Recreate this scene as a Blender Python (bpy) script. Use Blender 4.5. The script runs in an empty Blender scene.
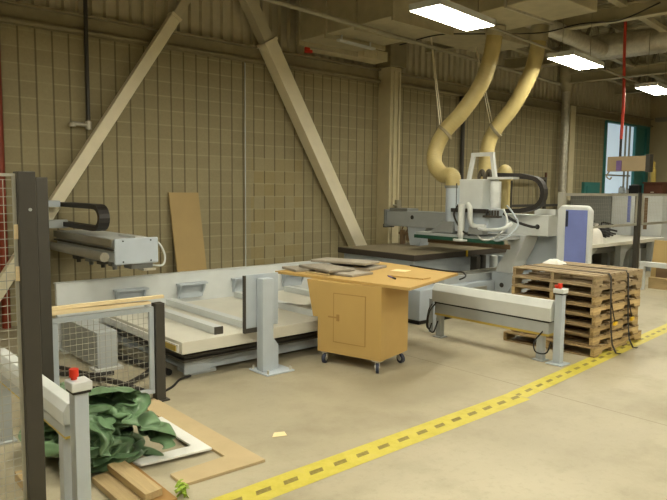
import bpy, bmesh, math, random
from mathutils import Vector, Matrix, noise
random.seed(7)
S = bpy.context.scene
COL = S.collection
PI = math.pi
V = Vector

# ------------------------------------------------------------------ materials
def lin(c):
    return tuple((x/12.92 if x <= .04045 else ((x+.055)/1.055)**2.4) for x in c)
def hexc(r, g, b): return lin((r/255, g/255, b/255))

class NT:
    def __init__(s, name):
        s.m = bpy.data.materials.new(name); s.m.use_nodes = True
        s.t = s.m.node_tree; s.t.nodes.clear()
        s.out = s.n('ShaderNodeOutputMaterial'); s.p = s.n('ShaderNodeBsdfPrincipled')
        s.t.links.new(s.p.outputs[0], s.out.inputs[0])
    def n(s, typ, **kw):
        o = s.t.nodes.new(typ)
        for k, v in kw.items(): setattr(o, k, v)
        return o
    def l(s, a, b): s.t.links.new(a, b)
    def math(s, op, a, b=None, c=None):
        o = s.n('ShaderNodeMath', operation=op)
        for i, x in enumerate((a, b, c)):
            if x is None: continue
            if isinstance(x, (int, float)): o.inputs[i].default_value = x
            else: s.l(x, o.inputs[i])
        return o.outputs[0]
    def mix(s, f, a, b):
        o = s.n('ShaderNodeMix', data_type='RGBA')
        for i, x in ((0, f), (6, a), (7, b)):
            if isinstance(x, (int, float)): o.inputs[i].default_value = x
            elif isinstance(x, tuple): o.inputs[i].default_value = (*x[:3], 1)
            else: s.l(x, o.inputs[i])
        return o.outputs[2]
    def noise(s, scale, detail=4, vec=None, rough=.55):
        o = s.n('ShaderNodeTexNoise'); o.inputs['Scale'].default_value = scale
        o.inputs['Detail'].default_value = detail; o.inputs['Roughness'].default_value = rough
        s.l(vec if vec is not None else s.coord(), o.inputs['Vector'])
        return o.outputs[0]
    def coord(s):
        if not hasattr(s, 'tc'): s.tc = s.n('ShaderNodeTexCoord')
        return s.tc.outputs['Object']
    def scalevec(s, sx, sy, sz):
        o = s.n('ShaderNodeMapping'); o.inputs['Scale'].default_value = (sx, sy, sz); s.l(s.coord(), o.inputs['Vector']); return o.outputs[0]
    def ramp(s, f, a, b):
        o = s.n('ShaderNodeMapRange'); o.inputs[1].default_value = a; o.inputs[2].default_value = b; s.l(f, o.inputs[0]); return o.outputs[0]
    def bump(s, h, strength=.3, dist=.01):
        o = s.n('ShaderNodeBump'); o.inputs['Strength'].default_value = strength; o.inputs['Distance'].default_value = dist
        s.l(h, o.inputs['Height']); s.l(o.outputs[0], s.p.inputs['Normal'])
    def set(s, rough=.5, metal=0., spec=None):
        s.p.inputs['Roughness'].default_value = rough; s.p.inputs['Metallic'].default_value = metal
        if spec is not None: s.p.inputs['Specular IOR Level'].default_value = spec

def mat(name, rgb, rough=.5, metal=0., var=.12, scale=6., bump=0., bscale=60., rand=0., spec=None):
    """plain procedural finish: base colour with soft noise variation, optional bump, optional per-object tint"""
    s = NT(name); c = hexc(*rgb); s.set(rough, metal, spec)
    f = s.noise(scale, 5)
    col = s.mix(s.ramp(f, .3, .7), tuple(x*(1-var) for x in c), tuple(min(1, x*(1+var)) for x in c))
    if rand:
        oi = s.n('ShaderNodeObjectInfo')
        hs = s.n('ShaderNodeHueSaturation'); s.l(col, hs.inputs['Color'])
        v = s.math('MULTIPLY_ADD', oi.outputs['Random'], rand, 1-rand*.5); s.l(v, hs.inputs['Value']); col = hs.outputs[0]
    s.l(col, s.p.inputs['Base Color'])
    if bump: s.bump(s.noise(bscale, 3), bump, .004)
    return s.m

def wood(name, a, b, axis, rough=.6, rand=0., stretch=14., gray=None):
    s = NT(name); s.set(rough)
    sc = [stretch]*3; sc['xyz'.index(axis)] = 1.1
    f = s.noise(3.2, 6, s.scalevec(*sc), .65)
    col = s.mix(s.ramp(f, .3, .72), hexc(*a), hexc(*b))
    if gray:
        oi = s.n('ShaderNodeObjectInfo'); col = s.mix(oi.outputs['Random'], col, s.mix(s.ramp(f, .3, .7), hexc(*gray[0]), hexc(*gray[1])))
    s.l(col, s.p.inputs['Base Color']); s.bump(f, .15, .004)
    return s.m

def emit(name, rgb, strength):
    s = NT(name); s.p.inputs['Base Color'].default_value = (*hexc(*rgb), 1)
    s.p.inputs['Emission Color'].default_value = (*hexc(*rgb), 1); s.p.inputs['Emission Strength'].default_value = strength
    return s.m

def block_wall():
    s = NT('painted_block'); s.set(.75)
    sep = s.n('ShaderNodeSeparateXYZ'); s.l(s.coord(), sep.inputs[0])
    X, Z = sep.outputs[0], sep.outputs[2]
    B = .2032
    u = s.math('DIVIDE', s.math('SUBTRACT', X, .118), B); w = s.math('DIVIDE', Z, B)
    iu, iw = s.math('FLOOR', u), s.math('FLOOR', w)
    fu, fw = s.math('FRACT', u), s.math('FRACT', w)
    du = s.math('MINIMUM', fu, s.math('SUBTRACT', 1., fu)); dw = s.math('MINIMUM', fw, s.math('SUBTRACT', 1., fw))
    # running-bond patch: a bricked-in opening
    inx = s.math('MULTIPLY', s.math('GREATER_THAN', X, 5.75), s.math('LESS_THAN', X, 6.78))
    inp = s.math('MULTIPLY', inx, s.math('LESS_THAN', Z, 2.235))
    par = s.math('MODULO', s.math('ADD', s.math('ROUND', u), iw), 2.)
    hide = s.math('MULTIPLY', inp, s.math('GREATER_THAN', s.math('ABSOLUTE', par), .5))
    jv = s.math('SUBTRACT', 1., s.ramp(du, .02, .08)); jv = s.math('MULTIPLY', jv, s.math('SUBTRACT', 1., s.math('MULTIPLY', hide, .8)))
    jh = s.math('SUBTRACT', 1., s.ramp(dw, .02, .06))
    cv = s.n('ShaderNodeCombineXYZ'); s.l(iu, cv.inputs[0]); s.l(iw, cv.inputs[1])
    wn = s.n('ShaderNodeTexWhiteNoise'); s.l(cv.outputs[0], wn.inputs['Vector'])
    n1 = s.noise(.55, 3); n2 = s.noise(34, 4, None, .7)
    base = s.mix(s.ramp(n1, .3, .7), hexc(156, 146, 114), hexc(170, 159, 125))
    base = s.mix(s.math('MULTIPLY', wn.outputs[0], .35), base, hexc(136, 125, 95))
    base = s.mix(s.math('MULTIPLY', s.ramp(n2, .35, .7), .25), base, hexc(122, 112, 84))
    base = s.mix(s.math('MULTIPLY', s.math('MULTIPLY', inp, wn.outputs[0]), .35), base, hexc(165, 142, 78))
    base = s.mix(s.math('MULTIPLY', s.math('MULTIPLY', jh, s.math('MULTIPLY_ADD', wn.outputs[0], .7, .4)), .7), base, hexc(184, 174, 140))
    base = s.mix(s.math('MULTIPLY', jv, .72), base, hexc(84, 75, 55))
    s.l(base, s.p.inputs['Base Color'])
    h = s.math('SUBTRACT', s.math('MULTIPLY', n2, .12), s.math('ADD', jv, s.math('MULTIPLY', jh, .3)))
    s.bump(h, .55, .008)
    return s.m

def concrete():
    s = NT('concrete'); 
    sep = s.n('ShaderNodeSeparateXYZ'); s.l(s.coord(), sep.inputs[0])
    X, Y = sep.outputs[0], sep.outputs[1]
    n0 = s.noise(.35, 5, None, .6); n1 = s.noise(1.6, 6, None, .62); n2 = s.noise(18, 5, None, .7); n3 = s.noise(90, 2)
    c = s.mix(s.ramp(n0, .35, .68), hexc(158, 149, 126), hexc(184, 175, 150))
    c = s.mix(s.math('MULTIPLY', s.ramp(n1, .5, .72), .55), c, hexc(138, 128, 103))
    c = s.mix(s.math('MULTIPLY', s.ramp(n2, .52, .72), .3), c, hexc(140, 131, 108))
    c = s.mix(s.math('MULTIPLY', s.ramp(n3, .6, .75), .18), c, hexc(202, 194, 172))
    # darker patch in front of the cart, with an irregular outline
    dx = s.math('DIVIDE', s.math('SUBTRACT', X, 4.35), .95); dy = s.math('DIVIDE', s.math('SUBTRACT', Y, 3.75), .5)
    d = s.math('SQRT', s.math('ADD', s.math('MULTIPLY', dx, dx), s.math('MULTIPLY', dy, dy)))
    d = s.math('ADD', d, s.math('MULTIPLY', s.math('SUBTRACT', n1, .5), 1.6))
    c = s.mix(s.math('MULTIPLY', s.math('SUBTRACT', 1., s.ramp(d, .55, 1.1)), .42), c, hexc(120, 110, 86))
    # saw-cut joints
    jx = s.math('ABSOLUTE', s.math('SUBTRACT', X, 4.98)); jx2 = s.math('ABSOLUTE', s.math('SUBTRACT', X, 10.9))
    j = s.math('LESS_THAN', s.math('MINIMUM', jx, jx2), .006)
    c = s.mix(s.math('MULTIPLY', j, .6), c, hexc(108, 97, 74))
    s.l(c, s.p.inputs['Base Color'])
    s.l(s.math('MULTIPLY_ADD', n1, .25, .38), s.p.inputs['Roughness'])
    s.bump(n2, .08, .004)
    return s.m

def tape_mat(width, phase=0.):
    s = NT('hazard_tape'); s.set(.45)
    sep = s.n('ShaderNodeSeparateXYZ'); s.l(s.coord(), sep.inputs[0]); X, Y = sep.outputs[0], sep.outputs[1]
    P = .2
    t = s.math('FRACT', s.math('DIVIDE', s.math('ADD', s.math('ADD', X, 50+phase), s.math('MULTIPLY', Y, -.55)), P))
    dash = s.math('MULTIPLY', s.math('LESS_THAN', t, .53), s.math('LESS_THAN', s.math('ABSOLUTE', Y), width*.11))
    n = s.noise(9, 5, None, .7); n2 = s.noise(45, 3)
    y = s.mix(s.ramp(n, .35, .7), hexc(192, 178, 66), hexc(210, 197, 90))
    y = s.mix(s.math('MULTIPLY', s.ramp(n, .56, .72), .55), y, hexc(190, 172, 100))
    k = s.mix(s.math('MULTIPLY', s.ramp(n2, .45, .65), .5), hexc(112, 98, 52), hexc(160, 142, 66))
    s.l(s.mix(s.math('MULTIPLY', dash, .88), y, k), s.p.inputs['Base Color'])
    return s.m

M = {}
M['block'] = block_wall(); M['floor'] = concrete()
M['white'] = mat('painted_metal', (200, 203, 200), .42, var=.04)
M['white2'] = mat('cream_metal', (204, 208, 208), .45, var=.04)
M['grey'] = mat('grey_painted_metal', (168, 173, 174), .42, var=.05)
M['bluegrey'] = mat('blue_grey_painted_metal', (176, 185, 194), .4, var=.04)
M['midgrey'] = mat('mid_grey_metal', (128, 130, 128), .5, var=.08)
M['alu'] = mat('brushed_aluminium', (178, 176, 166), .32, .75, var=.06)
M['galv'] = mat('galvanised_steel', (196, 192, 178), .4, .5, var=.16, scale=14)
M['dark'] = mat('dark_post_paint', (60, 57, 51), .5, var=.08)
M['black'] = mat('black_rubber', (34, 32, 30), .6, var=.1)
M['blackgloss'] = mat('black_plastic', (30, 28, 27), .35, var=.1)
M['chain'] = mat('chain_plastic', (42, 38, 35), .5, var=.15, scale=30)
M['chainbrown'] = mat('chain_plastic_brown', (84, 76, 62), .5, var=.12, scale=30)
M['mdf'] = mat('mdf', (182, 156, 104), .62, var=.05, scale=3, bump=.05)
M['mdfcart'] = mat('mdf_cart', (186, 154, 92), .58, var=.04, scale=2.5)
M['mdfgroove'] = mat('mdf_groove', (160, 126, 70), .7, var=.05)
M['mdffloor'] = mat('mdf_floor_board', (184, 164, 126), .6, var=.07, scale=4)
M['mdfdark'] = mat('mdf_edge_dark', (150, 114, 62), .7, var=.08)
M['whiteboard'] = mat('white_laminate', (226, 226, 222), .4, var=.03)
M['felt'] = mat('grey_felt', (148, 140, 126), .95, var=.1, scale=20, bump=.3, bscale=220, rand=.15)
M['brace'] = mat('beige_casing', (236, 227, 200), .6, var=.04)
M['column'] = mat('column_paint', (206, 195, 160), .6, var=.05)
M['steel'] = mat('dull_steel', (150, 144, 124), .6, var=.1)
M['darksteel'] = mat('dark_steel', (142, 132, 104), .65, var=.12)
M['deckpanel'] = mat('corrugated_panel', (190, 182, 156), .6, var=.06)
M['roof'] = mat('roof_deck', (172, 164, 138), .7, var=.1)
M['duct'] = mat('duct_sheet', (178, 170, 142), .5, .2, var=.12, scale=5)
M['endwall'] = mat('plain_painted_wall', (186, 170, 132), .7, var=.04, scale=1.)
M['red'] = mat('red_plastic', (214, 52, 26), .4, var=.05)
M['redpaint'] = mat('red_pipe_paint', (132, 50, 26), .5, var=.1)
M['redhose'] = mat('red_hose_rubber', (196, 62, 44), .5, var=.05)
M['yellow'] = mat('yellow_plastic', (220, 180, 26), .45, var=.06)
M['yellowedge'] = mat('yellow_safety_edge', (196, 172, 84), .5, var=.08)
M['teal'] = mat('teal_paint', (62, 130, 126), .5, var=.06)
M['green'] = mat('green_curtain', (26, 72, 54), .6, var=.15, scale=30)
M['greenscrap'] = mat('lime_scrap', (140, 168, 50), .6, var=.3, scale=30)
M['brownsheet'] = mat('brown_sheet', (112, 90, 64), .6, var=.1)
M['spoil'] = mat('spoilboard', (132, 122, 100), .7, var=.05, scale=4)
M['spoiledge'] = mat('spoilboard_edge', (58, 50, 42), .6, var=.1)
M['card'] = mat('cardboard', (166, 148, 118), .8, var=.05)
M['maroon'] = mat('dark_red_wood', (92, 54, 38), .55, var=.12)
M['purple'] = mat('purple_handle', (120, 96, 150), .5)
M['blueglass'] = mat('blue_tinted_window', (122, 134, 196), .18, var=.1, scale=2.2)
M['wheel'] = mat('blue_black_tyre', (40, 46, 66), .45, var=.1)
M['plastic_white'] = mat('white_plastic_bag', (226, 222, 214), .45, var=.06)
M['paper'] = mat('paper', (236, 218, 170), .8, var=.03)
M['hose'] = mat('cream_duct_fabric', (182, 165, 112), .5, var=.1, scale=5)
M['wire'] = mat('galvanised_wire', (172, 170, 158), .4, .3, var=.05)
M['tarp'] = mat('green_tarpaulin', (100, 128, 94), .34, var=.2, scale=9, bump=.22, bscale=45)
M['strapblk'] = mat('black_webbing', (36, 33, 30), .7, var=.1)
M['palletdeck'] = wood('pallet_deck_wood', (136, 112, 76), (190, 164, 118), 'y', .75, gray=((112, 92, 64), (160, 138, 102)))
M['palletstr'] = wood('pallet_stringer_wood', (168, 140, 92), (222, 194, 140), 'x', .75, gray=((112, 94, 66), (184, 156, 104)))
M['palletdecktop'] = wood('pallet_deck_weathered', (134, 114, 84), (180, 160, 126), 'y', .75)
M['palletstrtop'] = wood('pallet_stringer_weathered', (124, 106, 78), (170, 150, 114), 'x', .75)
M['pine'] = wood('pine_strip', (212, 190, 146), (234, 216, 176), 'x', .6)
M['plank'] = wood('plank_wood', (168, 146, 106), (194, 170, 126), 'y', .6)
M['platform'] = mat('platform_top_laminate', (208, 205, 192), .5, var=.05, scale=3)
M['tube'] = emit('fluorescent_diffuser', (255, 250, 228), 40.)
M['daylight'] = emit('daylit_pane', (186, 204, 214), .55)

# ------------------------------------------------------------------ mesh builder
W = {}
class MB:
    def __init__(s): s.v = []; s.f = []; s.sm = []
    def add(s, vs, fs, smooth=False):
        b = len(s.v); s.v += [V(p) for p in vs]; s.f += [tuple(b+i for i in f) for f in fs]; s.sm += [smooth]*len(fs); return s
    def box(s, x0, x1, y0, y1, z0, z1):
        return s.hexa([(x0,y0,z0),(x1,y0,z0),(x1,y1,z0),(x0,y1,z0),(x0,y0,z1),(x1,y0,z1),(x1,y1,z1),(x0,y1,z1)])
    def hexa(s, p):
        return s.add(p, [(0,3,2,1),(4,5,6,7),(0,1,5,4),(1,2,6,5),(2,3,7,6),(3,0,4,7)])
    def rbox(s, c, sx, sy, sz, rot):
        """box of size sx,sy,sz centred on c, turned by rot about z"""
        R = Matrix.Rotation(rot, 3, 'Z'); c = V(c)
        return s.hexa([c + R @ V((a*sx/2, b*sy/2, d*sz/2)) for d in (-1, 1) for a, b in ((-1,-1),(1,-1),(1,1),(-1,1))])
    def bar(s, p, q, w, h, up=(0,0,1)):
        p, q = V(p), V(q); d = (q-p).normalized(); u = V(up)
        if abs(d.dot(u)) > .98: u = V((0,1,0))
        r = d.cross(u).normalized(); u = r.cross(d).normalized()
        return s.hexa([a + r*i*w/2 + u*j*h/2 for j in (-1, 1) for a, i in ((p,-1),(q,-1),(q,1),(p,1))])
    def prism(s, poly, axis, a, b):
        """polygon extruded along an axis; poly gives the two other coordinates in xyz order"""
        def P(q, t):
            return {'x': (t, q[0], q[1]), 'y': (q[0], t, q[1]), 'z': (q[0], q[1], t)}[axis]
        n = len(poly); vs = [P(q, a) for q in poly] + [P(q, b) for q in poly]
        fs = [tuple(range(n-1, -1, -1)), tuple(range(n, 2*n))] + [(i, (i+1) % n, n+(i+1) % n, n+i) for i in range(n)]
        return s.add(vs, fs)
    def tube(s, pts, r, n=10, smooth=True, cap=True):
        pts = [V(p) for p in pts]; k = len(pts); rs = r if isinstance(r, (list, tuple)) else [r]*k
        t0 = (pts[1]-pts[0]).normalized(); ref = V((0,0,1)) if abs(t0.z) < .9 else V((1,0,0))
        nrm = t0.cross(ref).normalized(); vs = []; fs = []
        for i, p in enumerate(pts):
            t = (pts[min(i+1, k-1)] - pts[max(i-1, 0)]).normalized()
            nrm = (nrm - t*nrm.dot(t)).normalized(); b = t.cross(nrm)
            for j in range(n):
                a = 2*PI*j/n; vs.append(p + (nrm*math.cos(a) + b*math.sin(a))*rs[i])
        for i in range(k-1):
            for j in range(n): fs.append((i*n+j, i*n+(j+1) % n, (i+1)*n+(j+1) % n, (i+1)*n+j))
        s.add(vs, fs, smooth)
        if cap: s.add(vs[:n], [tuple(range(n-1, -1, -1))]); s.add(vs[-n:], [tuple(range(n))])
        return s
    def cyl(s, p, q, r, n=16, r2=None): return s.tube([p, q], [r, r if r2 is None else r2], n)
    def dome(s, c, r, h, n=14, m=5):
        return s.tube([V(c)+V((0,0,h*math.sin(PI/2*i/m))) for i in range(m+1)], [max(r*math.cos(PI/2*i/m), r*.02) for i in range(m+1)], n)
    def ribbon(s, pts, w, h, side):
        """rectangular band of width w (along side) and thickness h following pts"""
        pts = [V(p) for p in pts]; sd = V(side).normalized(); k = len(pts); vs = []; fs = []
        for i, p in enumerate(pts):
            t = (pts[min(i+1, k-1)] - pts[max(i-1, 0)]).normalized(); u = t.cross(sd).normalized()
            vs += [p - sd*w/2 - u*h/2, p + sd*w/2 - u*h/2, p + sd*w/2 + u*h/2, p - sd*w/2 + u*h/2]
        for i in range(k-1):
            for j in range(4): fs.append((i*4+j, i*4+(j+1) % 4, (i+1)*4+(j+1) % 4, (i+1)*4+j))
        fs += [(3,2,1,0), tuple((k-1)*4+j for j in range(4))]
        return s.add(vs, fs)
    def build(s, name, m, parent=None, bevel=0., origin=None, label=None):
        if parent is not None: o0 = W[parent]
        elif origin is not None: o0 = V(origin)
        else:
            lo = V([min(v[i] for v in s.v) for i in range(3)]); hi = V([max(v[i] for v in s.v) for i in range(3)])
            o0 = V(((lo.x+hi.x)/2, (lo.y+hi.y)/2, lo.z))
        me = bpy.data.meshes.new(name); me.from_pydata([v-o0 for v in s.v], [], s.f)
        me.polygons.foreach_set('use_smooth', s.sm); me.materials.append(M[m] if isinstance(m, str) else m)
        bm = bmesh.new(); bm.from_mesh(me); bmesh.ops.recalc_face_normals(bm, faces=bm.faces); bm.to_mesh(me); bm.free(); me.update()
        o = bpy.data.objects.new(name, me); COL.objects.link(o)
        if parent is not None: o.parent = parent; W[o] = o0.copy()
        else: o.location = o0; W[o] = o0.copy()
        if bevel:
            b = o.modifiers.new('soft_edges', 'BEVEL'); b.width = bevel; b.segments = 2; b.limit_method = 'ANGLE'; b.angle_limit = math.radians(40)
        if label: o['label'] = label
        return o

def spline(pts, n=8):
    P = [V(p) for p in pts]; P = [P[0]*2-P[1]] + P + [P[-1]*2-P[-2]]; out = []
    for i in range(1, len(P)-2):
        a, b, c, d = P[i-1:i+3]
        for k in range(n):
            t = k/n; out.append(.5*((2*b) + (c-a)*t + (2*a-5*b+4*c-d)*t*t + (-a+3*b-3*c+d)*t**3))
    return out + [P[-2]]
def tag(o, label, cat, group=None, kind=None):
    o['label'] = label; o['category'] = cat
    if group: o['group'] = group
    if kind: o['kind'] = kind
    return o
def thing(name, label, cat, loc, group=None):
    o = bpy.data.objects.new(name, None); COL.objects.link(o); o.location = loc; o.empty_display_size = .1
    W[o] = V(loc); return tag(o, label, cat, group)
def struct(o): o['kind'] = 'structure'; return o
def dup(root, loc, rotz, label, group=None):
    r = root.copy(); COL.objects.link(r); r.location = loc; r.rotation_euler = (0, 0, rotz); r['label'] = label
    if group: r['group'] = group
    for ch in list(root.children):
        c = ch.copy(); COL.objects.link(c); c.parent = r
        for g in list(ch.children):
            d = g.copy(); COL.objects.link(d); d.parent = c
    return r

# ------------------------------------------------------------------ camera
f_px = 640.
VX = V((1070-333.5, 196-250., f_px)); VY = V((-223-333.5, 184-250., f_px))
ax = VX.normalized(); ay = (VY - ax*VY.dot(ax)).normalized(); az = ax.cross(ay)
if az.y > 0: az = -az
cam = bpy.data.cameras.new('camera'); cam.sensor_width = 36; cam.lens = f_px/667*36; cam.clip_end = 200
co = bpy.data.objects.new('camera', cam); COL.objects.link(co)
rt = V((ax.x, ay.x, az.x)); dn = V((ax.y, ay.y, az.y)); fw = V((ax.z, ay.z, az.z))
co.matrix_world = Matrix(((rt.x, -dn.x, -fw.x, 0), (rt.y, -dn.y, -fw.y, 0), (rt.z, -dn.z, -fw.z, 1.75), (0, 0, 0, 1)))
S.camera = co

# ------------------------------------------------------------------ room shell
WX0, WX1, WY0, WY1, ZT = -5., 20.3, -7., 8.6, 5.4
b = MB(); b.box(WX0, WX1+.3, WY0, WY1+3.2, -.2, 0); struct(b.build('floor', 'floor', origin=(0,0,0)))
# block wall with the window opening at the far end (x 17.45..20.0, z .95..3.72)
b = MB(); b.box(WX0, 17.42, WY1, WY1+.25, 0, 3.9); b.box(17.42, WX1, WY1, WY1+.25, 0, .9); b.box(17.42, WX1, WY1, WY1+.25, 3.76, 3.9)
b.box(20.16, WX1, WY1, WY1+.25, .9, 3.76)
struct(b.build('wall_back', 'block', origin=(0,0,0)))
# corrugated sheet above the blocks
b = MB(); p = .18; xs = []
x = WX0
while x < WX1:
    xs += [(x, WY1+.0), (x+.07, WY1+.0), (x+.09, WY1+.05), (x+.16, WY1+.05)]; x += p
vs = [(a, y, 3.9) for a, y in xs] + [(a, y, ZT) for a, y in xs]; n = len(xs)
b.add(vs, [(i, i+1, n+i+1, n+i) for i in range(n-1)])
b.box(WX0, WX1, WY1+.06, WY1+.25, 3.9, ZT)
struct(b.build('wall_upper', 'deckpanel', origin=(0,0,0)))
# dark steel channel along the joint of blocks and corrugated sheet
b = MB()
for x0, x1 in ((WX0, 8.55), (8.92, WX1)):
    b.box(x0, x1, 8.5, 8.6, 3.93, 3.96); b.box(x0, x1, 8.575, 8.6, 3.7, 3.93); b.cyl((x0, 8.53, 3.74), (x1, 8.53, 3.74), .03, 10)
struct(b.build('trim_1', 'darksteel', origin=(0,0,0)))
b = MB(); b.box(WX1, WX1+.2, WY0, WY1+.25, 0, ZT); struct(b.build('wall_end', 'endwall', origin=(0,0,0)))
b = MB(); b.box(WX1-.14, WX1, WY0, 8.4, 3.86, 3.98); struct(b.build('trim_2', 'steel', origin=(0,0,0)))
b = MB(); b.box(WX0-.2, WX0, WY0, WY1+.25, 0, ZT); struct(b.build('wall_left', 'endwall', origin=(0,0,0)))
b = MB(); b.box(WX0-.2, WX1+.2, WY0-.2, WY0, 0, ZT); struct(b.build('wall_front', 'endwall', origin=(0,0,0)))
# ribbed roof deck
b = MB(); xs = []; x = WX0
while x < WX1+.2: xs += [(x, ZT), (x+.08, ZT), (x+.11, ZT+.06), (x+.19, ZT+.06)]; x += .22
n = len(xs); b.add([(a, WY0, z) for a, z in xs] + [(a, WY1+.25, z) for a, z in xs], [(i, i+1, n+i+1, n+i) for i in range(n-1)])
b.box(WX0, WX1+.2, WY0, WY1+.25, ZT+.08, ZT+.2)
struct(b.build('ceiling', 'roof', origin=(0,0,0)))
# window in the wall at the far end
wf = MB(); wf.box(17.42, 20.16, 8.52, 8.7, 3.66, 3.76); wf.box(17.42, 20.16, 8.52, 8.7, .9, 1.0); wf.box(17.42, 17.48, 8.54, 8.7, 1.0, 3.66)
wf.box(19.95, 20.16, 8.52, 8.7, 1.0, 3.66); wf.box(19.3, 19.4, 8.56, 8.7, 1.0, 3.66)
w1 = struct(wf.build('window_1', 'teal', origin=(17.4,8.6,.9)))
g = MB(); g.box(17.48, 19.95, 8.64, 8.66, 1.0, 3.66); g.build('window_pane', 'daylight', w1)
g = MB(); g.box(19.45, 19.94, 8.58, 8.63, 1.0, 3.66); g.build('window_jamb_panel', 'teal', w1)
g = MB()
for xx in (18.75, 19.0): g.box(xx, xx+.04, 8.6, 8.64, 1.0, 3.66)
g.box(17.52, 19.15, 8.6, 8.64, 2.2, 2.24)
g.build('glazing_bar', 'steel', w1)

# wall column with casing and conduits
col = thing('building_column', 'beige steel building column standing against the block wall', 'column', (8.72, 8.43, 0))
col['kind'] = 'structure'
b = MB(); b.box(8.58, 8.86, 8.28, 8.6, 0, 3.98); b.build('shaft', 'column', col, .01)
b = MB(); b.box(8.5, 8.92, 8.22, 8.6, 3.98, 4.5); b.build('head_plate', 'darksteel', col)
MB().cyl((8.66, 8.262, .3), (8.66, 8.262, 3.9), .016, 8).build('conduit', 'column', col); MB().cyl((8.79, 8.262, 1.55), (8.79, 8.262, 3.9), .016, 8).build('conduit', 'column', col)
b = MB(); b.box(8.74, 8.84, 8.21, 8.28, 1.4, 1.56); b.cyl((8.66, 8.24, 1.46), (8.74, 8.24, 1.46), .02, 8); b.build('switch_box', 'steel', col)

def brace(name, label, a, c, up, w, t, yb):
    """a diagonal wall brace: boxed casing from a to c (x,z), bare grey tube on to 'up'"""
    r = thing(name, label, 'brace', (a[0], yb, a[1]), 'diagonal braces on the block wall'); r['kind'] = 'structure'
    d = (V((c[0], 0, c[1])) - V((a[0], 0, a[1]))).normalized()
    MB().bar((a[0], yb, a[1]), (c[0], yb, c[1]), t, w, (0, 1, 0) if False else d.cross(V((0, 1, 0)))).build('casing', 'brace', r, .006)
    MB().bar((c[0]-d.x*.1, yb, c[1]-d.z*.1), (up[0], yb, up[1]), t*.8, w*.8, d.cross(V((0, 1, 0)))).build('bare_tube', 'deckpanel', r)
    MB().bar((c[0]-d.x*.03, yb, c[1]-d.z*.03), (c[0]+d.x*.015, yb, c[1]+d.z*.015), t*1.12, w*1.12, d.cross(V((0, 1, 0)))).build('casing_collar', 'brace', r)
    return r
brace('wall_brace', 'beige cased wall brace rising to the right above the left machine arm', (1.72, .1), (4.36, 4.12), (5.15, 5.35), .15, .12, 8.4)
brace('wall_brace', 'beige cased wall brace leaning down to the right towards the column foot', (8.32, .08), (5.92, 4.02), (5.1, 5.35), .24, .22, 8.4)

# pipes and conduits on the wall
b = MB(); b.tube(spline([(3.155, 8.5, 5.3), (3.155, 8.5, 2.62)]), .028, 8)
pp = b.build('drop_pipe', 'dark'); tag(pp, 'dark vertical pipe ending in a small valve on the block wall', 'pipe')
b = MB(); b.cyl((3.155, 8.5, 2.6), (3.155, 8.5, 2.5), .04, 8); b.cyl((3.155, 8.5, 2.55), (2.93, 8.46, 2.56), .026, 8); b.dome((2.93, 8.46, 2.52), .045, .06); b.build('valve', 'galv', pp)
b = MB(); b.cyl((5.63, 8.575, 0), (5.63, 8.575, 3.69), .009, 8); tag(b.build('conduit', 'white2'), 'thin pale vertical conduit on the wall between the two braces', 'conduit')
b = MB(); b.cyl((2.09, 8.54, 0), (2.09, 8.54, 3.7), .05, 10); tag(b.build('fire_pipe', 'redpaint'), 'red vertical pipe on the block wall at its left end', 'pipe')
b = MB(); b.dome((6.72, 8.36, 4.03), .07, .05); b.cyl((6.72, 8.36, 3.97), (6.72, 8.36, 4.04), .07, 12)
tag(b.build('alarm_bell', 'red'), 'small round red bell on the steel channel above the wall', 'bell')
sp = thing('vertical_duct', 'silver vertical round duct by the far end of the block wall', 'duct', (14.95, 8.35, 0))
b = MB(); b.tube([(14.95, 8.4, z*.12) for z in range(0, 36)], [.095+.003*(z % 2) for z in range(0, 36)], 16); b.build('duct_pipe', 'galv', sp)
b = MB(); b.cyl((14.95, 8.4, 4.2), (14.95, 8.4, 4.42), .105, 16, .17); b.cyl((14.95, 8.4, 4.42), (14.95, 8.4, 5.3), .17, 16); b.build('duct_reducer', 'duct', sp)
b = MB(); b.box(15.25, 15.5, 8.42, 8.6, 0, 3.9); q = b.build('narrow_post', 'column', origin=(15.4,8.5,0)); tag(q, 'narrow beige wall post right beside the silver vertical duct', 'post'); q['kind'] = 'structure'
b = MB(); b.cyl((11.03, 8.52, 0), (11.03, 8.52, 3.68), .045, 8); b.box(10.9, 11.15, 8.46, 8.53, 3.55, 3.7)
tag(b.build('downpipe', 'dark'), 'dark downpipe on the wall behind the cream hoses', 'pipe')

# ------------------------------------------------------------------ roof structure
CA = math.radians(6.)
def rowdir(t, y0, z, x0=0.):                       # points along the slightly skewed roof grid
    return V((x0 + t*math.cos(CA), y0 + t*math.sin(CA), z))
def joist(p, q, ztop, zbot):
    r = thing('roof_joist', '', 'joist', (p[0], p[1], zbot), 'open web roof joists')
    r['kind'] = 'structure'
    MB().bar((*p, ztop), (*q, ztop), .12, .08).build('top_chord', 'duct', r)
    MB().bar((*p, zbot), (*q, zbot), .12, .07).build('bottom_chord', 'duct', r)
    w = MB(); P, Q = V((*p, 0)), V((*q, 0)); L = (Q-P).length; n = max(2, int(L/.5)); 
    for i in range(n):
        a, c = P.lerp(Q, i/n), P.lerp(Q, (i+1)/n)
        z0, z1 = (zbot, ztop) if i % 2 == 0 else (ztop, zbot)
        w.bar((a.x, a.y, z0), (c.x, c.y, z1), .05, .05)
    w.build('web', 'steel', r)
    return r
for i in range(9):
    y0 = -5.5 + i*1.55 + (.1 if i > 5 else 0)
    j = joist((WX0+.1, y0 + (WX0+.1)*.105 - .2), (20.2, min(y0 + 20.2*.105 - .2, 8.3)), 5.25, 4.62)
    j['label'] = 'open web steel roof joist running lengthwise under the roof deck'
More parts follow.
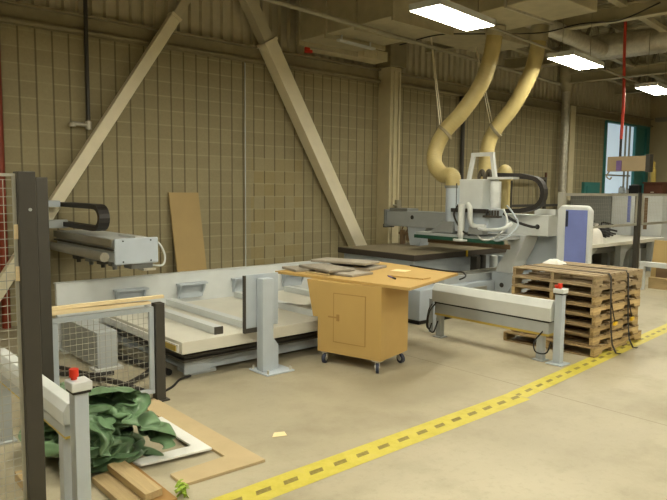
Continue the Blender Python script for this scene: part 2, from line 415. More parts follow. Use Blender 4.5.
for i, xx in enumerate((10.6, 13.2, 15.8, 18.4)):
    g = MB(); g.bar((xx+.62, -6.8, 4.4), (xx-.9, 8.4, 4.4), .16, .02); g.bar((xx+.62, -6.8, 4.52), (xx-.9, 8.4, 4.52), .03, .24); g.bar((xx+.62, -6.8, 4.62), (xx-.9, 8.4, 4.62), .16, .02)
    o = g.build('roof_girder', 'duct'); o['kind'] = 'structure'
    tag(o, 'steel roof girder crossing towards the wall under the joists', 'girder', 'roof girders')

# rectangular ducts
d = thing('rectangular_duct', 'large boxy sheet metal duct hanging above the steel channel by the column', 'duct', (6.95, 7.0, 3.98))
b = MB(); b.box(6.3, 7.5, 6.06, 8.04, 4.04, 5.1); b.build('duct_box', 'duct', d, .01)
for yy in (6.03, 6.75, 7.4, 8.04): MB().box(6.27, 7.53, yy, yy+.03, 3.97, 5.13).build('flange', 'duct', d)
b = MB(); b.box(7.54, 9.6, 6.1, 7.0, 4.14, 5.05); b.build('branch_duct', 'duct', d, .01)
d = thing('rectangular_duct', 'flat rectangular duct passing above the nearest ceiling light and first cream hose', 'duct', (8.2, 5.0, 4.1))
b = MB(); b.box(7.25, 8.35, 4.3, 5.9, 4.12, 4.6); b.build('duct_box', 'duct', d, .01)
for yy in (4.95, 5.89): MB().box(7.22, 8.38, yy, yy+.03, 4.09, 4.63).build('flange', 'galv', d)
# spiral ducts
def spiral(name, label, pts, r):
    P = []; R = []
    for a, c in zip(pts[:-1], pts[1:]):
        a, c = V(a), V(c); n = int((c-a).length/.05)
        for k in range(n): P.append(a.lerp(c, k/n)); R.append(r + (.006 if k % 2 else 0))
    o = MB().tube(P, R, 18).build(name, 'galv'); return tag(o, label, 'duct')
spiral('spiral_duct', 'shiny round duct feeding the cream hoses, running lengthwise under the roof', [(8.42, 5.57, 4.36), (11.75, 5.92, 4.36)], .13)
spiral('spiral_duct', 'big shiny round duct crossing the roof above the far ceiling lights', [(11.9, 6.6, 4.5), (12.7, 3.3, 4.5)], .21)
spiral('spiral_duct', 'round duct running parallel behind the big crossing duct', [(13.3, 8.2, 4.75), (14.0, 3.3, 4.75)], .2)
b = MB(); b.tube([(4.0, 6.2, 3.92), (8.6, 6.66, 3.92), (12.2, 7.0, 3.92)], .03, 8); tag(b.build('sprinkler_pipe', 'steel'), 'long thin pipe passing in front of the boxy duct and the column head', 'pipe')
b = MB(); b.tube([(6.1, 4.75, 3.74), (13.4, 5.48, 3.74)], .016, 6); tag(b.build('light_conduit', 'steel'), 'thin conduit linking the row of ceiling lights', 'conduit')
b = MB(); b.tube(spline([(7.83, 7.37, 4.1), (7.75, 6.52, 4.1), (8.0, 5.95, 4.06), (8.68, 5.34, 4.08), (8.7, 4.72, 4.1), (8.9, 4.25, 4.1), (8.6, 3.6, 4.14)]), .01, 6)
tag(b.build('hanging_cable', 'black'), 'black cable slung loosely under the roof above the lights', 'cable')
b = MB(); b.box(6.7, 8.3, 8.1, 8.44, 4.0, 4.16)
for k in range(5): b.box(6.8+k*.3, 6.84+k*.3, 8.06, 8.1, 4.02, 4.14)
q = b.build('bolted_beam', 'column'); tag(q, 'pale bolted beam section on the wall channel under the boxy duct', 'beam'); q['kind'] = 'structure'
b = MB(); b.bar((6.43, 7.3, 3.95), (7.25, 7.38, 3.95), .07, .03); b.box(6.5, 6.52, 7.3, 7.32, 3.965, 4.04); b.box(7.15, 7.17, 7.36, 7.38, 3.965, 4.04)
tag(b.build('strip_light', 'white2'), 'unlit pale strip fitting under the boxy duct', 'light')

# ceiling lights: a row above the machines and the rows behind the camera
def make_light():
    t = thing('ceiling_light', '', 'light', (0, 0, 0), 'fluorescent ceiling lights')
    b = MB(); b.prism([(-.2, 0), (.2, 0), (.15, .11), (-.15, .11)], 'x', -.61, .61) if False else None
    b = MB(); b.box(-.565, .565, -.195, .195, .035, .07); b.box(-.565, .565, -.195, -.185, 0, .035); b.box(-.565, .565, .185, .195, 0, .035); b.box(-.565, -.555, -.185, .185, 0, .035); b.box(.555, .565, -.185, .185, 0, .035)
    b.build('housing', 'white2', t)
    b = MB(); b.box(-.554, .554, -.184, .184, -.002, .03); b.build('diffuser', 'tube', t)
    for xx in (-.5, .5): MB().cyl((xx, 0, .07), (xx, 0, .95), .006, 6).build('hanger', 'steel', t)
    return t
spots = [((5.72, 4.58, 3.62), 'nearest and largest glowing ceiling light, beside the first cream hose'),
         ((8.95, 4.89, 3.62), 'glowing ceiling light in the middle of the row, past the second cream hose'),
         ((12.4, 5.18, 3.62), 'farthest glowing ceiling light, over the hoist at the far end'),
         ((2.5, 4.27, 3.62), None), ((-.8, 3.95, 3.62), None), ((16.2, 5.5, 3.62), None)]
for r, y in enumerate((.9, -2.8)):
    for k in range(5): spots.append(((-.8 + 3.3*k + r*.2, y + .1*k, 3.62), None))
proto = None
for loc, lab in spots:
    lab = lab or 'glowing ceiling light in a row out of the picture'
    if proto is None: proto = make_light(); proto.location = loc; proto.rotation_euler = (0, 0, CA); proto['label'] = lab
    else: dup(proto, loc, CA, lab)

# ------------------------------------------------------------------ floor tape
def tape(pts, w, label, phase):
    o0 = V((*pts[0], 0)); a, c = V(pts[0]), V(pts[1]); L = (c-a).length; ang = math.atan2(c.y-a.y, c.x-a.x)
    b = MB(); n = 40
    for i in range(n):
        x0, x1 = L*i/n, L*(i+1)/n
        b.add([(x0, -w/2, .002), (x1, -w/2, .002), (x1, w/2, .002), (x0, w/2, .002)], [(0, 1, 2, 3)])
    o = b.build('floor_tape', tape_mat(w, phase), origin=(0, 0, 0)); o.location = o0; o.rotation_euler = (0, 0, ang)
    return tag(o, label, 'tape', 'hazard tape along the aisle')
tape([(-.6, 2.93), (4.72, 2.965)], .215, 'wide yellow and black floor tape in front of the scattered boards', 0)
tape([(4.725, 2.99), (15.5, 3.85)], .18, 'narrower yellow and black floor tape running on past the pallet stack', .05)

# ------------------------------------------------------------------ safety fences
def mesh_panel(b, x0, x1, z0, z1, step, t, y):
    """welded wire: vertical and horizontal wires in the plane of constant y"""
    n = max(1, round((x1-x0)/step))
    for i in range(n+1):
        x = x0 + (x1-x0)*i/n; b.box(x-t/2, x+t/2, y-t/2, y+t/2, z0, z1)
    n = max(1, round((z1-z0)/step))
    for i in range(n+1):
        z = z0 + (z1-z0)*i/n; b.box(x0, x1, y-t*1.5, y-t/2, z-t/2, z+t/2)
def frame4(b, x0, x1, z0, z1, w, y, d):
    b.box(x0, x1, y-d, y+d, z1-w, z1); b.box(x0, x1, y-d, y+d, z0, z0+w)
    b.box(x0, x0+w, y-d, y+d, z0+w, z1-w); b.box(x1-w, x1, y-d, y+d, z0+w, z1-w)
fn = thing('safety_fence', 'tall dark-posted wire mesh fence at the left, nearest to the camera', 'fence', (.905, 3.28, 0))
b = MB(); b.box(.865, .945, 3.24, 3.32, 0, 1.82); b.box(.825, .985, 3.2, 3.36, 0, .012); b.build('post', 'dark', fn, .004)
b = MB(); mesh_panel(b, -.3, .85, .15, 1.78, .04, .003, 3.28); b.build('wire_mesh', 'wire', fn)
b = MB(); frame4(b, -.34, .864, .12, 1.81, .014, 3.28, .008); b.build('panel_frame', 'wire', fn, label='pale frame of the wire mesh')
for z in (1.5, 1.3): MB().box(.848, .8645, 3.262, 3.27, z, z+.07).build('hinge_tag', 'pine', fn)
MB().cyl((.915, 3.24, 1.64), (.915, 3.234, 1.64), .008, 8).build('bolt', 'grey', fn)
gt = thing('low_mesh_gate', 'low wire mesh gate in a pale frame between a tall and a short dark post', 'gate', (1.88, 4.82, 0))
MB().box(1.395, 1.475, 4.78, 4.86, 0, 1.815).build('post', 'dark', gt, .004, label='tall dark post')
MB().box(2.275, 2.355, 4.78, 4.86, 0, .815).build('post', 'dark', gt, .004, label='short dark post')
MB().box(2.25, 2.38, 4.76, 4.88, 0, .012).build('base_plate', 'dark', gt)
b = MB(); frame4(b, 1.48, 2.272, .07, .79, .04, 4.82, .015); b.build('gate_frame', 'bluegrey', gt, .003)
b = MB(); mesh_panel(b, 1.52, 2.232, .11, .75, .045, .0026, 4.82); b.build('wire_mesh', 'wire', gt)
tag(MB().box(1.477, 2.36, 4.8, 4.84, .852, .876).hexa([(1.477,4.79,.817),(2.24,4.79,.817),(2.24,4.85,.817),(1.477,4.85,.817),(1.477,4.79,.85),(2.24,4.79,.836),(2.24,4.85,.836),(1.477,4.85,.85)]).build('wood_strip', 'pine'), 'pale wooden moulding strips laid along the top of the low mesh gate', 'wood strip')

# ------------------------------------------------------------------ light-curtain barriers
def barrier(X, Y0, Y1, label, turn=0, slim=False, gap=.06):
    zz = (lambda z: .437+(z-.27)*.535) if slim else (lambda z: z)
    hw = .055 if slim else .075
    r = thing('safety_barrier', label, 'barrier', (X, Y0, 0), 'low grey safety barriers')
    ya, yb = Y0+gap, Y1+.02
    MB().prism([(X-hw,zz(.43)),(X-hw,zz(.565)),(X-.03,zz(.64)),(X+.035,zz(.64)),(X+hw,zz(.6)),(X+hw,zz(.43))], 'y', ya, yb).build('hood', 'white', r, .004)
    MB().box(X-hw*.8, X+hw*.8, ya+.03, yb-.03, zz(.412), zz(.43)).build('slot_shade', 'black', r)  # black strip drawn in for the shade of the gap below the hood
    MB().box(X-hw*.73, X+hw*.73, ya+.03, yb-.03, zz(.295), zz(.412)).build('lower_panel', 'grey', r, .003)
    MB().box(X-hw*.67, X+hw*.67, ya+.03, yb-.03, zz(.27), zz(.295)).build('safety_edge', 'yellowedge', r)
    MB().box(X-.036, X+.036, Y0-.04, Y0+.04, 0, .715).box(X-.09, X+.09, Y0-.09, Y0+.09, 0, .012).build('post', 'bluegrey', r, .004)
    MB().box(X-.035, X+.035, Y0+.16, Y0+.23, 0.012, zz(.27)).box(X-.06, X+.06, Y0+.13, Y0+.26, 0, .012).build('leg', 'grey', r, .003)
    MB().box(X-.035, X+.035, Y1-.09, Y1-.02, 0.012, zz(.27)).box(X-.06, X+.06, Y1-.12, Y1+.01, 0, .012).build('leg', 'grey', r, .003)
    MB().box(X-.045, X+.045, Y0-.05, Y0+.05, .715, .7275).build('gasket', 'black', r)
    box = MB().box(X-.052, X+.052, Y0-.056, Y0+.056, .728, .775).build('button_box', 'white2', r, .006)
    for dy, h in ((-.0, .05), (.035, .03)) if turn else ((0.02, .052),):
        b = MB(); b.cyl((X-.015, Y0+dy, .7755), (X-.015, Y0+dy, .79), .016, 12); b.cyl((X-.015, Y0+dy, .79), (X-.015, Y0+dy, .778+h), .023, 14); b.build('stop_button', 'red', box, label='red emergency stop button')
    if turn: MB().tube(spline([(X-.05, Y0+.15, .32), (X-.09, Y0+.22, .2), (X-.09, Y0+.2, .1), (X-.055, Y0+.1, .1), (X-.045, Y0+.06, .22)]), .008, 6).build('cable', 'black', r)
    if turn: MB().tube(spline([(X-.05, Y1-.03, .42), (X-.1, Y1+.03, .3), (X-.1, Y1+.05, .12), (X-.07, Y1-.01, .06), (X-.05, Y1-.06, .2)]), .009, 6).build('cable', 'black', r)
    return r
barrier(1.115, 3.235, 4.75, 'pale grey barrier with red stop button beside the green tarpaulin', 0, True, .08)
barrier(5.93, 3.3, 4.89, 'pale grey barrier with red stop buttons in front of the pallet stack', 1)
b = MB(); b.box(6.03, 6.09, 5.03, 5.1, 0, .42); q = b.build('sensor_post', 'bluegrey', bevel=.004); tag(q, 'short grey sensor post standing behind the far end of the barrier by the cart', 'post')
MB().tube(spline([(6.03, 5.05, .36), (5.98, 5.06, .28), (5.97, 5.08, .1), (6.0, 5.06, .05), (6.03, 5.05, .12)]), .009, 6).build('cable', 'black', q)

# ------------------------------------------------------------------ things scattered on the floor at the left
def poly_board(name, poly, z0, z1, m, label, cat, bev=.002):
    b = MB(); b.prism(poly, 'z', z0, z1); return tag(b.build(name, m, bevel=bev), label, cat)
poly_board('mdf_offcut', [(2.03,4.84),(2.287,4.84),(2.287,3.265),(1.722,3.285),(1.722,3.46),(2.115,3.475),(2.115,4.68),(2.03,4.7)], .001, .02, 'mdffloor', 'L-shaped brown board offcut lying flat on the concrete', 'board')
poly_board('laminate_offcut', [(2.012,4.36),(2.11,4.36),(2.1,3.61),(1.63,3.665),(1.6,3.76),(2.015,3.735)], .021, .036, 'whiteboard', 'L-shaped white laminate offcut lying inside the brown L-shaped board', 'board')
poly_board('timber_board', [(1.43,3.7),(1.535,3.71),(1.545,3.2),(1.44,3.19)], .041, .082, 'plank', 'short brown timber board lying topmost on the boards by the tarpaulin', 'board')
poly_board('timber_board', [(1.33,3.68),(1.44,3.7),(1.45,2.9),(1.34,2.88)], .001, .04, 'plank', 'brown timber board poking out of the frame beneath the shorter timber board', 'board')
poly_board('timber_board', [(1.455,3.74),(1.6,3.74),(1.595,3.12),(1.455,3.12)], .001, .038, 'mdfdark', 'dark brown board lying flat between the timber boards and the white offcut', 'board')
poly_board('timber_board', [(.99,4.0),(1.03,4.0),(1.02,2.7),(.98,2.7)], .001, .06, 'plank', 'narrow wooden batten on the floor beside the tall dark fence post', 'board')
b = MB()
for k in range(14):
    a = k*2.4; c = V((1.66+.03*math.cos(a)*(k % 4)/3, 3.2+.045*math.sin(a)*(k % 3)/2, .012+.004*k)); d = V((math.cos(a*1.7), math.sin(a*1.3), .35)).normalized()
    b.ribbon([c-d*.03, c+V((0,0,.012)), c+d*.03], .02, .002, (d.y, -d.x, .2))
tag(b.build('plastic_scrap', 'greenscrap'), 'crumpled lime green scrap on the floor at the end of the boards', 'scrap')
b = MB(); b.prism([(2.56,3.57),(2.66,3.53),(2.69,3.6),(2.62,3.63)], 'z', .001, .004); tag(b.build('paper_scrap', 'paper'), 'small pale scrap of paper on bare concrete between offcuts and cart', 'scrap')

# crumpled green tarpaulin
TARP = [                                            # settled folds of the sheet: x, y, z in millimetres, row by row
    -151,-85,321,-168,-92,312,-171,-124,313,-191,-109,292,-197,-80,288,-212,-48,315,-244,-16,301,-251,-39,278,-236,-41,262,-259,-3,259,-280,1,229,-290,27,226,
    -307,84,237,-294,142,240,-276,174,239,-255,203,245,-210,244,256,-163,273,245,-141,280,222,-123,288,237,-98,287,231,-66,280,232,-40,271,234,-26,259,224,
    -15,250,253,22,263,222,81,277,218,120,275,221,123,283,248,102,275,264,109,250,311,88,245,341,90,273,320,67,281,320,55,310,330,17,304,340,
    22,280,356,24,264,381,-12,274,455,1,294,523,5,269,558,1,277,578,-2,272,602,-31,232,625,-34,199,624,-51,193,629,-86,177,622,-93,146,627,
    -109,129,618,-101,110,635,-80,124,644,-142,-131,353,-154,-129,330,-192,-130,305,-194,-87,320,-222,-69,315,-234,-41,296,-262,-27,321,-258,-20,283,-251,-50,248,
    -234,-22,260,-270,16,240,-270,39,206,-277,93,223,-271,133,264,-274,167,269,-252,189,268,-210,226,240,-163,248,247,-156,259,223,-136,261,243,-116,264,257,
    -76,264,256,-45,252,263,-51,241,238,-31,230,227,27,244,237,88,253,210,99,279,227,123,260,239,124,262,268,93,258,299,80,236,322,75,267,302,
    56,291,305,56,289,330,34,314,327,22,312,366,37,263,357,-12,276,451,-22,293,535,-4,256,545,-1,244,576,-23,257,571,-43,258,606,-53,226,610,
    -50,202,593,-48,174,621,-66,140,603,-67,124,623,-87,109,609,-84,102,638,-150,-150,370,-168,-134,358,-184,-141,326,-207,-106,329,-237,-88,323,-251,-61,314,
    -273,-47,309,-279,-28,282,-256,-34,232,-227,-10,239,-252,29,246,-262,55,231,-246,100,214,-266,136,218,-254,147,255,-244,159,280,-221,194,238,-185,217,239,
    -150,237,230,-128,247,217,-119,244,244,-87,240,259,-56,232,268,-29,225,256,-20,209,234,32,217,235,81,227,222,97,243,233,94,252,255,121,238,263,
    99,236,291,76,238,295,61,252,301,48,271,317,28,285,320,40,293,347,48,315,366,56,264,366,17,255,447,-26,262,510,-25,234,551,-4,209,574,
    -35,208,572,-40,227,587,-10,234,600,-17,209,613,-17,158,616,-35,133,619,-42,112,611,-61,101,629,-77,90,608,-145,-177,371,-167,-154,344,-191,-158,340,
    -220,-126,325,-222,-106,300,-245,-60,281,-272,-64,291,-299,-43,268,-260,-13,235,-232,13,226,-232,47,246,-239,61,204,-258,88,182,-246,125,197,-243,157,219,
    -225,147,242,-220,175,224,-195,186,234,-172,218,214,-133,223,207,-112,229,221,-80,239,234,-57,214,253,-35,208,269,-4,206,255,27,191,221,73,196,233,
    105,206,239,84,225,249,108,213,265,85,231,273,77,253,275,46,272,293,50,253,317,39,264,336,51,281,346,72,310,351,69,281,371,20,288,424,
    7,262,514,-1,210,551,-11,185,563,-20,176,584,-12,198,596,15,211,604,15,179,644,-16,150,659,-32,122,658,-40,108,640,-47,88,619,-57,94,585,
    -124,-163,354,-144,-153,342,-171,-163,322,-202,-163,315,-220,-149,301,-259,-89,277,-266,-62,259,-295,-58,245,-262,-8,209,-249,26,218,-202,40,230,-218,69,207,
    -238,89,167,-248,121,168,-221,132,184,-204,142,210,-202,159,236,-194,186,205,-157,204,197,-124,235,174,-100,232,189,-82,221,215,-45,205,231,-35,183,259,
    -16,198,279,9,175,232,58,169,227,71,168,249,73,194,258,91,190,273,74,213,274,61,237,273,37,259,278,28,253,319,57,231,333,70,264,343,
    93,289,346,82,291,394,40,293,442,21,277,531,20,216,558,13,193,566,5,168,577,12,193,589,4,166,624,26,149,633,19,135,662,-27,119,686,
    -42,88,666,-27,95,628,-36,101,577,-124,-169,327,-123,-144,334,-155,-148,317,-173,-156,303,-196,-163,288,-253,-115,257,-266,-83,239,-276,-56,220,-276,14,194,
    -216,7,211,-166,31,211,-177,70,204,-225,102,187,-224,116,160,-213,148,157,-204,167,186,-175,167,179,-155,186,177,-146,213,163,-121,210,173,-89,208,170,
    -65,195,195,-60,184,259,-44,204,289,-28,190,298,-8,176,263,33,165,245,31,188,250,38,207,259,62,195,282,74,214,301,48,240,298,13,248,298,
    4,270,332,28,248,347,63,240,357,81,251,369,76,254,410,38,265,462,41,258,554,19,226,581,31,203,577,33,176,569,17,152,597,-3,144,615,
    -2,139,641,7,116,649,0,103,674,-19,87,665,-40,75,641,-28,88,597,-152,-175,339,-140,-169,314,-135,-138,303,-168,-133,296,-203,-132,276,-249,-122,230,
    -270,-94,214,-252,-52,219,-261,5,178,-221,37,200,-174,25,190,-197,60,186,-192,110,180,-204,103,152,-188,137,159,-183,172,150,-163,200,153,-142,186,142,
    -126,197,157,-125,190,181,-99,198,199,-70,178,215,-89,207,269,-70,223,284,-49,179,302,-24,159,257,5,161,242,34,174,266,17,196,271,31,220,278,
    38,223,303,28,234,325,-7,230,312,-20,252,347,13,252,362,37,233,377,56,230,390,42,240,428,25,238,492,53,235,558,42,238,585,34,215,598,
    35,158,610,32,129,598,13,128,622,-11,123,625,-10,103,631,2,89,645,-10,68,661,-19,73,621,-45,63,601,-131,-194,344,-166,-184,321,-151,-160,295,
    -164,-122,275,-210,-103,255,-238,-110,212,-241,-86,223,-253,-54,190,-250,6,158,-222,8,189,-177,30,170,-163,59,187,-168,106,187,-182,104,143,-195,146,125,
    -164,178,116,-145,206,118,-116,211,125,-100,204,145,-93,182,180,-92,169,211,-85,166,244,-80,185,274,-84,200,297,-44,164,288,-8,158,278,35,142,257,
    7,175,278,41,182,291,47,204,307,24,207,307,9,217,330,9,238,341,-11,226,363,0,246,391,24,239,397,30,209,425,43,198,484,51,212,520,
    40,216,549,50,216,573,57,216,596,51,176,602,54,135,616,22,110,631,4,121,597,-17,113,592,-7,86,618,-5,61,640,-32,56,637,-25,57,603,
    -141,-214,346,-156,-200,310,-165,-176,289,-183,-139,270,-199,-100,236,-219,-125,216,-220,-93,211,-233,-56,168,-230,1,137,-229,32,179,-199,42,167,-178,79,168,
    -148,88,174,-161,118,165,-180,122,100,-138,163,99,-136,180,117,-114,186,111,-95,178,130,-89,157,173,-76,148,205,-62,151,227,-60,157,251,-67,157,281,
    -43,150,264,-11,141,265,14,132,272,19,159,296,17,188,306,50,189,319,30,205,334,40,221,348,18,216,359,13,228,381,-6,224,407,0,236,443,
    20,222,476,21,202,508,38,192,536,63,193,549,51,187,567,69,197,580,78,149,601,52,119,589,42,96,626,6,98,612,5,94,580,-6,73,588,
    -3,50,612,-25,37,650,-33,39,615,-128,-224,332,-131,-189,304,-143,-177,281,-184,-157,255,-202,-127,238,-205,-115,205,-218,-106,184,-217,-36,184,-208,12,143,
    -243,48,165,-203,60,159,-163,58,161,-162,92,162,-150,109,153,-170,137,130,-141,144,116,-122,160,120,-120,180,142,-116,157,150,-113,156,202,-101,154,219,
    -81,141,231,-57,124,245,-36,120,264,-41,139,282,-17,126,284,-6,145,296,13,146,322,34,164,317,36,179,337,66,210,336,52,200,362,44,211,378,
    8,207,400,6,203,447,-9,209,492,7,219,523,15,189,539,34,153,553,59,142,551,85,142,560,61,130,575,90,131,583,73,107,591,65,86,610,
    25,104,593,19,84,608,21,58,604,19,64,643,4,39,643,-15,22,614,-105,-212,308,-109,-171,309,-128,-155,289,-165,-137,260,-193,-139,221,-181,-103,220,
    -196,-94,185,-197,-35,188,-198,27,154,-229,58,143,-206,84,156,-174,81,154,-152,76,149,-158,96,141,-148,120,123,-155,140,143,-145,165,137,-133,162,160,
    -137,164,211,-115,194,228,-121,167,232,-101,158,240,-81,116,253,-58,112,275,-44,119,300,-42,150,308,-30,136,319,-9,159,339,20,152,345,49,159,350,
    83,192,361,73,213,386,37,188,394,-7,183,422,-21,196,454,7,190,483,-6,198,521,-4,171,541,26,123,539,64,101,530,96,117,538,77,107,551,
    94,100,568,63,81,552,78,79,579,43,69,592,54,70,623,53,46,635,51,50,674,33,31,637,2,-3,633,-72,-201,304,-83,-167,299,-108,-141,281,
    -167,-147,236,-186,-118,197,-164,-112,209,-173,-86,198,-204,-47,158,-182,19,148,-199,55,127,-180,83,130,-171,64,139,-132,74,155,-141,92,153,-131,107,133,
    -133,137,145,-157,141,170,-158,160,195,-148,197,215,-130,211,224,-138,194,243,-124,176,250,-106,142,259,-72,132,270,-67,132,299,-64,147,330,-41,170,349,
    -23,199,344,5,185,355,35,157,367,69,166,391,62,182,417,26,184,420,-33,155,438,-24,172,474,-13,183,500,17,180,504,-5,161,523,61,132,527,
    96,105,504,102,80,505,84,70,520,92,50,526,77,43,539,79,45,567,92,53,589,78,53,613,78,48,642,78,55,674,61,20,659,23,-26,657,
    -32,-203,298,-58,-170,285,-124,-172,264,-150,-133,219,-188,-137,195,-178,-111,184,-152,-103,194,-175,-50,170,-193,-2,129,-179,42,120,-157,69,117,-141,82,130,
    -118,92,141,-121,89,160,-130,108,159,-114,140,170,-136,139,192,-157,144,214,-160,188,230,-154,211,233,-134,230,248,-116,207,252,-102,181,253,-94,130,284,
    -73,152,308,-54,188,321,-42,209,343,-37,198,365,-13,185,371,19,182,377,33,153,386,45,158,414,23,175,439,-18,144,445,-27,152,481,-29,168,508,
    3,158,494,42,164,513,95,131,506,137,115,517,132,93,528,118,75,536,116,43,537,104,60,556,116,34,564,103,24,591,87,25,631,102,49,646,
    97,31,673,65,20,689,45,-42,667,-8,-211,279,-69,-203,270,-122,-161,225,-174,-159,207,-160,-143,193,-180,-134,176,-159,-115,174,-185,-80,164,-177,-21,129,
    -160,25,121,-147,53,142,-117,55,145,-101,69,147,-99,90,155,-99,115,159,-92,134,185,-110,135,210,-128,145,223,-172,170,244,-168,206,246,-155,230,262,
    -128,217,270,-112,188,272,-89,162,280,-89,173,305,-70,184,325,-67,221,355,-38,227,356,-18,210,375,3,190,387,25,165,399,25,144,404,20,157,423,
    3,137,448,-12,129,473,-11,130,500,12,134,513,63,152,493,136,139,503,165,112,490,131,101,500,122,69,505,130,55,526,131,77,570,120,66,607,
    108,51,620,109,29,626,117,21,665,97,-2,660,87,-7,691,65,-54,677,-21,-204,241,-95,-210,221,-146,-189,203,-156,-169,196,-183,-173,183,-188,-155,169,
    -187,-130,156,-185,-96,153,-160,-38,141,-142,10,127,-132,43,159,-137,66,174,-109,60,170,-93,79,175,-107,104,179,-88,112,196,-92,124,224,-111,140,235,
    -142,165,246,-155,190,256,-171,213,272,-147,203,273,-131,168,268,-113,153,282,-104,156,318,-78,166,345,-57,196,370,-46,226,376,-34,226,398,-10,200,405,
    9,160,400,4,140,416,36,140,428,30,150,448,14,145,472,12,115,489,43,136,485,88,122,492,137,136,477,181,124,475,152,112,473,123,104,477,
    146,60,506,143,51,562,132,40,614,144,53,638,123,48,647,120,5,642,127,-5,679,111,-31,688,87,-63,673,-39,-203,209,-106,-175,214,-135,-179,182,
    -159,-178,164,-158,-157,175,-160,-137,173,-168,-137,150,-160,-96,154,-139,-40,143,-124,9,139,-151,38,171,-139,53,193,-126,68,195,-123,80,178,-130,100,178,
    -114,118,195,-109,109,229,-112,122,250,-140,149,259,-160,169,267,-182,190,268,-161,190,291,-145,153,286,-127,170,291,-107,182,310,-89,189,341,-80,207,375,
    -62,236,397,-42,201,389,-18,176,389,-9,150,398,14,127,396,18,125,424,39,126,447,27,108,462,43,123,470,63,107,486,107,126,457,147,123,451,
    183,121,448,182,98,465,140,98,462,149,82,512,157,70,585,157,34,626,136,31,636,141,36,657,136,10,658,122,-21,653,132,-41,680,107,-75,693,
    -77,-192,191,-102,-155,195,-134,-157,187,-140,-164,163,-157,-155,157,-139,-141,176,-146,-121,169,-137,-83,164,-113,-36,139,-142,2,158,-136,23,175,-113,42,179,
    -98,52,195,-105,77,195,-134,89,195,-140,114,194,-136,124,218,-140,136,240,-150,131,271,-180,146,266,-199,164,275,-173,156,289,-165,175,311,-146,185,306,
    -129,202,325,-110,213,350,-99,229,381,-82,231,410,-50,189,408,-22,153,383,10,140,364,31,135,374,36,130,403,43,124,424,44,104,447,51,97,469,
    79,111,456,105,94,466,125,104,444,161,111,427,182,95,437,156,95,449,165,87,496,167,60,562,157,32,606,126,10,618,146,10,638,157,24,659,
    147,-12,653,134,-55,658,119,-90,678,-102,-184,189,-114,-169,177,-111,-145,175,-122,-155,162,-145,-137,154,-116,-124,161,-108,-109,178,-107,-73,167,-101,-37,152,
    -127,-12,166,-116,14,160,-112,36,159,-80,54,168,-69,71,193,-101,95,199,-123,99,214,-148,101,232,-156,115,251,-180,121,264,-190,125,290,-197,141,307,
    -184,156,326,-154,149,321,-141,165,320,-150,186,341,-135,206,363,-114,204,384,-90,196,396,-53,157,384,-25,157,360,0,131,344,17,111,379,51,123,385,
    61,134,416,64,113,438,56,84,446,83,87,441,98,68,453,131,73,440,163,80,421,163,78,441,139,77,460,168,69,489,158,44,544,151,26,578,
    162,11,596,164,13,619,177,27,638,166,-2,668,154,-48,670,149,-89,664,-107,-203,181,-96,-184,168,-98,-160,159,-112,-138,150,-134,-128,139,-126,-109,152,
    -98,-86,150,-72,-67,176,-99,-48,177,-112,-21,173,-111,-3,151,-97,22,147,-74,31,184,-71,47,219,-89,72,239,-112,86,247,-144,79,252,-155,88,271,
    -156,98,291,-143,109,315,-147,126,327,-170,121,344,-161,147,343,-139,153,340,-124,169,334,-112,186,349,-102,165,375,-78,159,364,-43,140,350,-26,131,360,
    -20,112,369,3,106,395,32,108,402,68,118,402,87,117,427,69,94,425,83,68,420,110,62,430,136,47,438,160,56,436,185,61,452,159,57,469,
    167,36,509,181,49,532,180,43,554,188,34,572,187,30,600,190,14,624,193,-2,662,179,-45,673,164,-76,650,-116,-207,160,-124,-188,167,-117,-174,152,
    -126,-152,134,-136,-106,128,-146,-88,136,-120,-69,126,-85,-56,140,-70,-47,166,-88,-32,172,-91,-18,153,-96,6,162,-100,29,188,-94,37,219,-89,47,255,
    -102,69,262,-125,78,268,-126,101,260,-106,115,281,-116,106,303,-118,122,316,-135,105,335,-161,133,362,-161,166,360,-137,173,359,-123,152,356,-99,144,350,
    -74,127,349,-41,109,363,-40,131,386,-14,131,399,-5,109,420,29,109,425,62,100,411,100,103,409,124,92,424,129,77,409,145,65,419,163,46,414,
    164,33,437,178,36,466,197,40,488,196,33,516,199,10,543,168,8,536,179,-4,558,203,-2,582,177,-11,609,206,-22,644,199,-52,674,174,-85,667,
    -139,-215,140,-127,-193,141,-151,-172,142,-169,-127,127,-181,-82,115,-166,-59,102,-156,-35,120,-100,-40,119,-86,-33,138,-67,-31,148,-73,-24,175,-99,-5,171,
    -117,17,182,-117,42,209,-107,54,237,-112,47,272,-111,65,281,-123,88,286,-101,87,274,-81,95,281,-87,109,301,-102,100,324,-132,134,352,-150,150,377,
    -136,172,384,-107,145,386,-84,124,383,-73,92,374,-46,99,387,-26,111,424,-15,129,432,6,114,449,42,90,434,68,74,402,104,68,401,135,104,403,
    166,98,389,186,79,394,186,62,409,193,29,435,179,9,478,197,-5,513,214,-17,535,194,-36,542,170,-42,533,162,-48,561,202,-48,567,194,-35,607,
    174,-39,645,202,-53,647,198,-83,670,-167,-188,140,-158,-170,111,-166,-140,113,-200,-114,109,-204,-72,81,-197,-37,64,-166,-16,105,-115,-11,117,-88,-20,118,
    -76,-13,135,-69,-15,159,-96,-17,188,-140,-3,182,-141,36,206,-133,55,220,-125,69,238,-129,61,270,-129,67,292,-103,82,299,-80,64,279,-75,84,299,
    -68,102,314,-105,121,343,-147,133,382,-135,162,409,-102,141,412,-101,111,395,-79,114,402,-55,131,425,-38,132,468,-28,109,464,-6,99,458,30,81,456,
    64,54,402,112,58,383,135,72,385,153,80,370,173,59,371,185,31,386,186,13,417,168,-15,475,199,-29,494,188,-32,516,205,-54,524,187,-65,547,
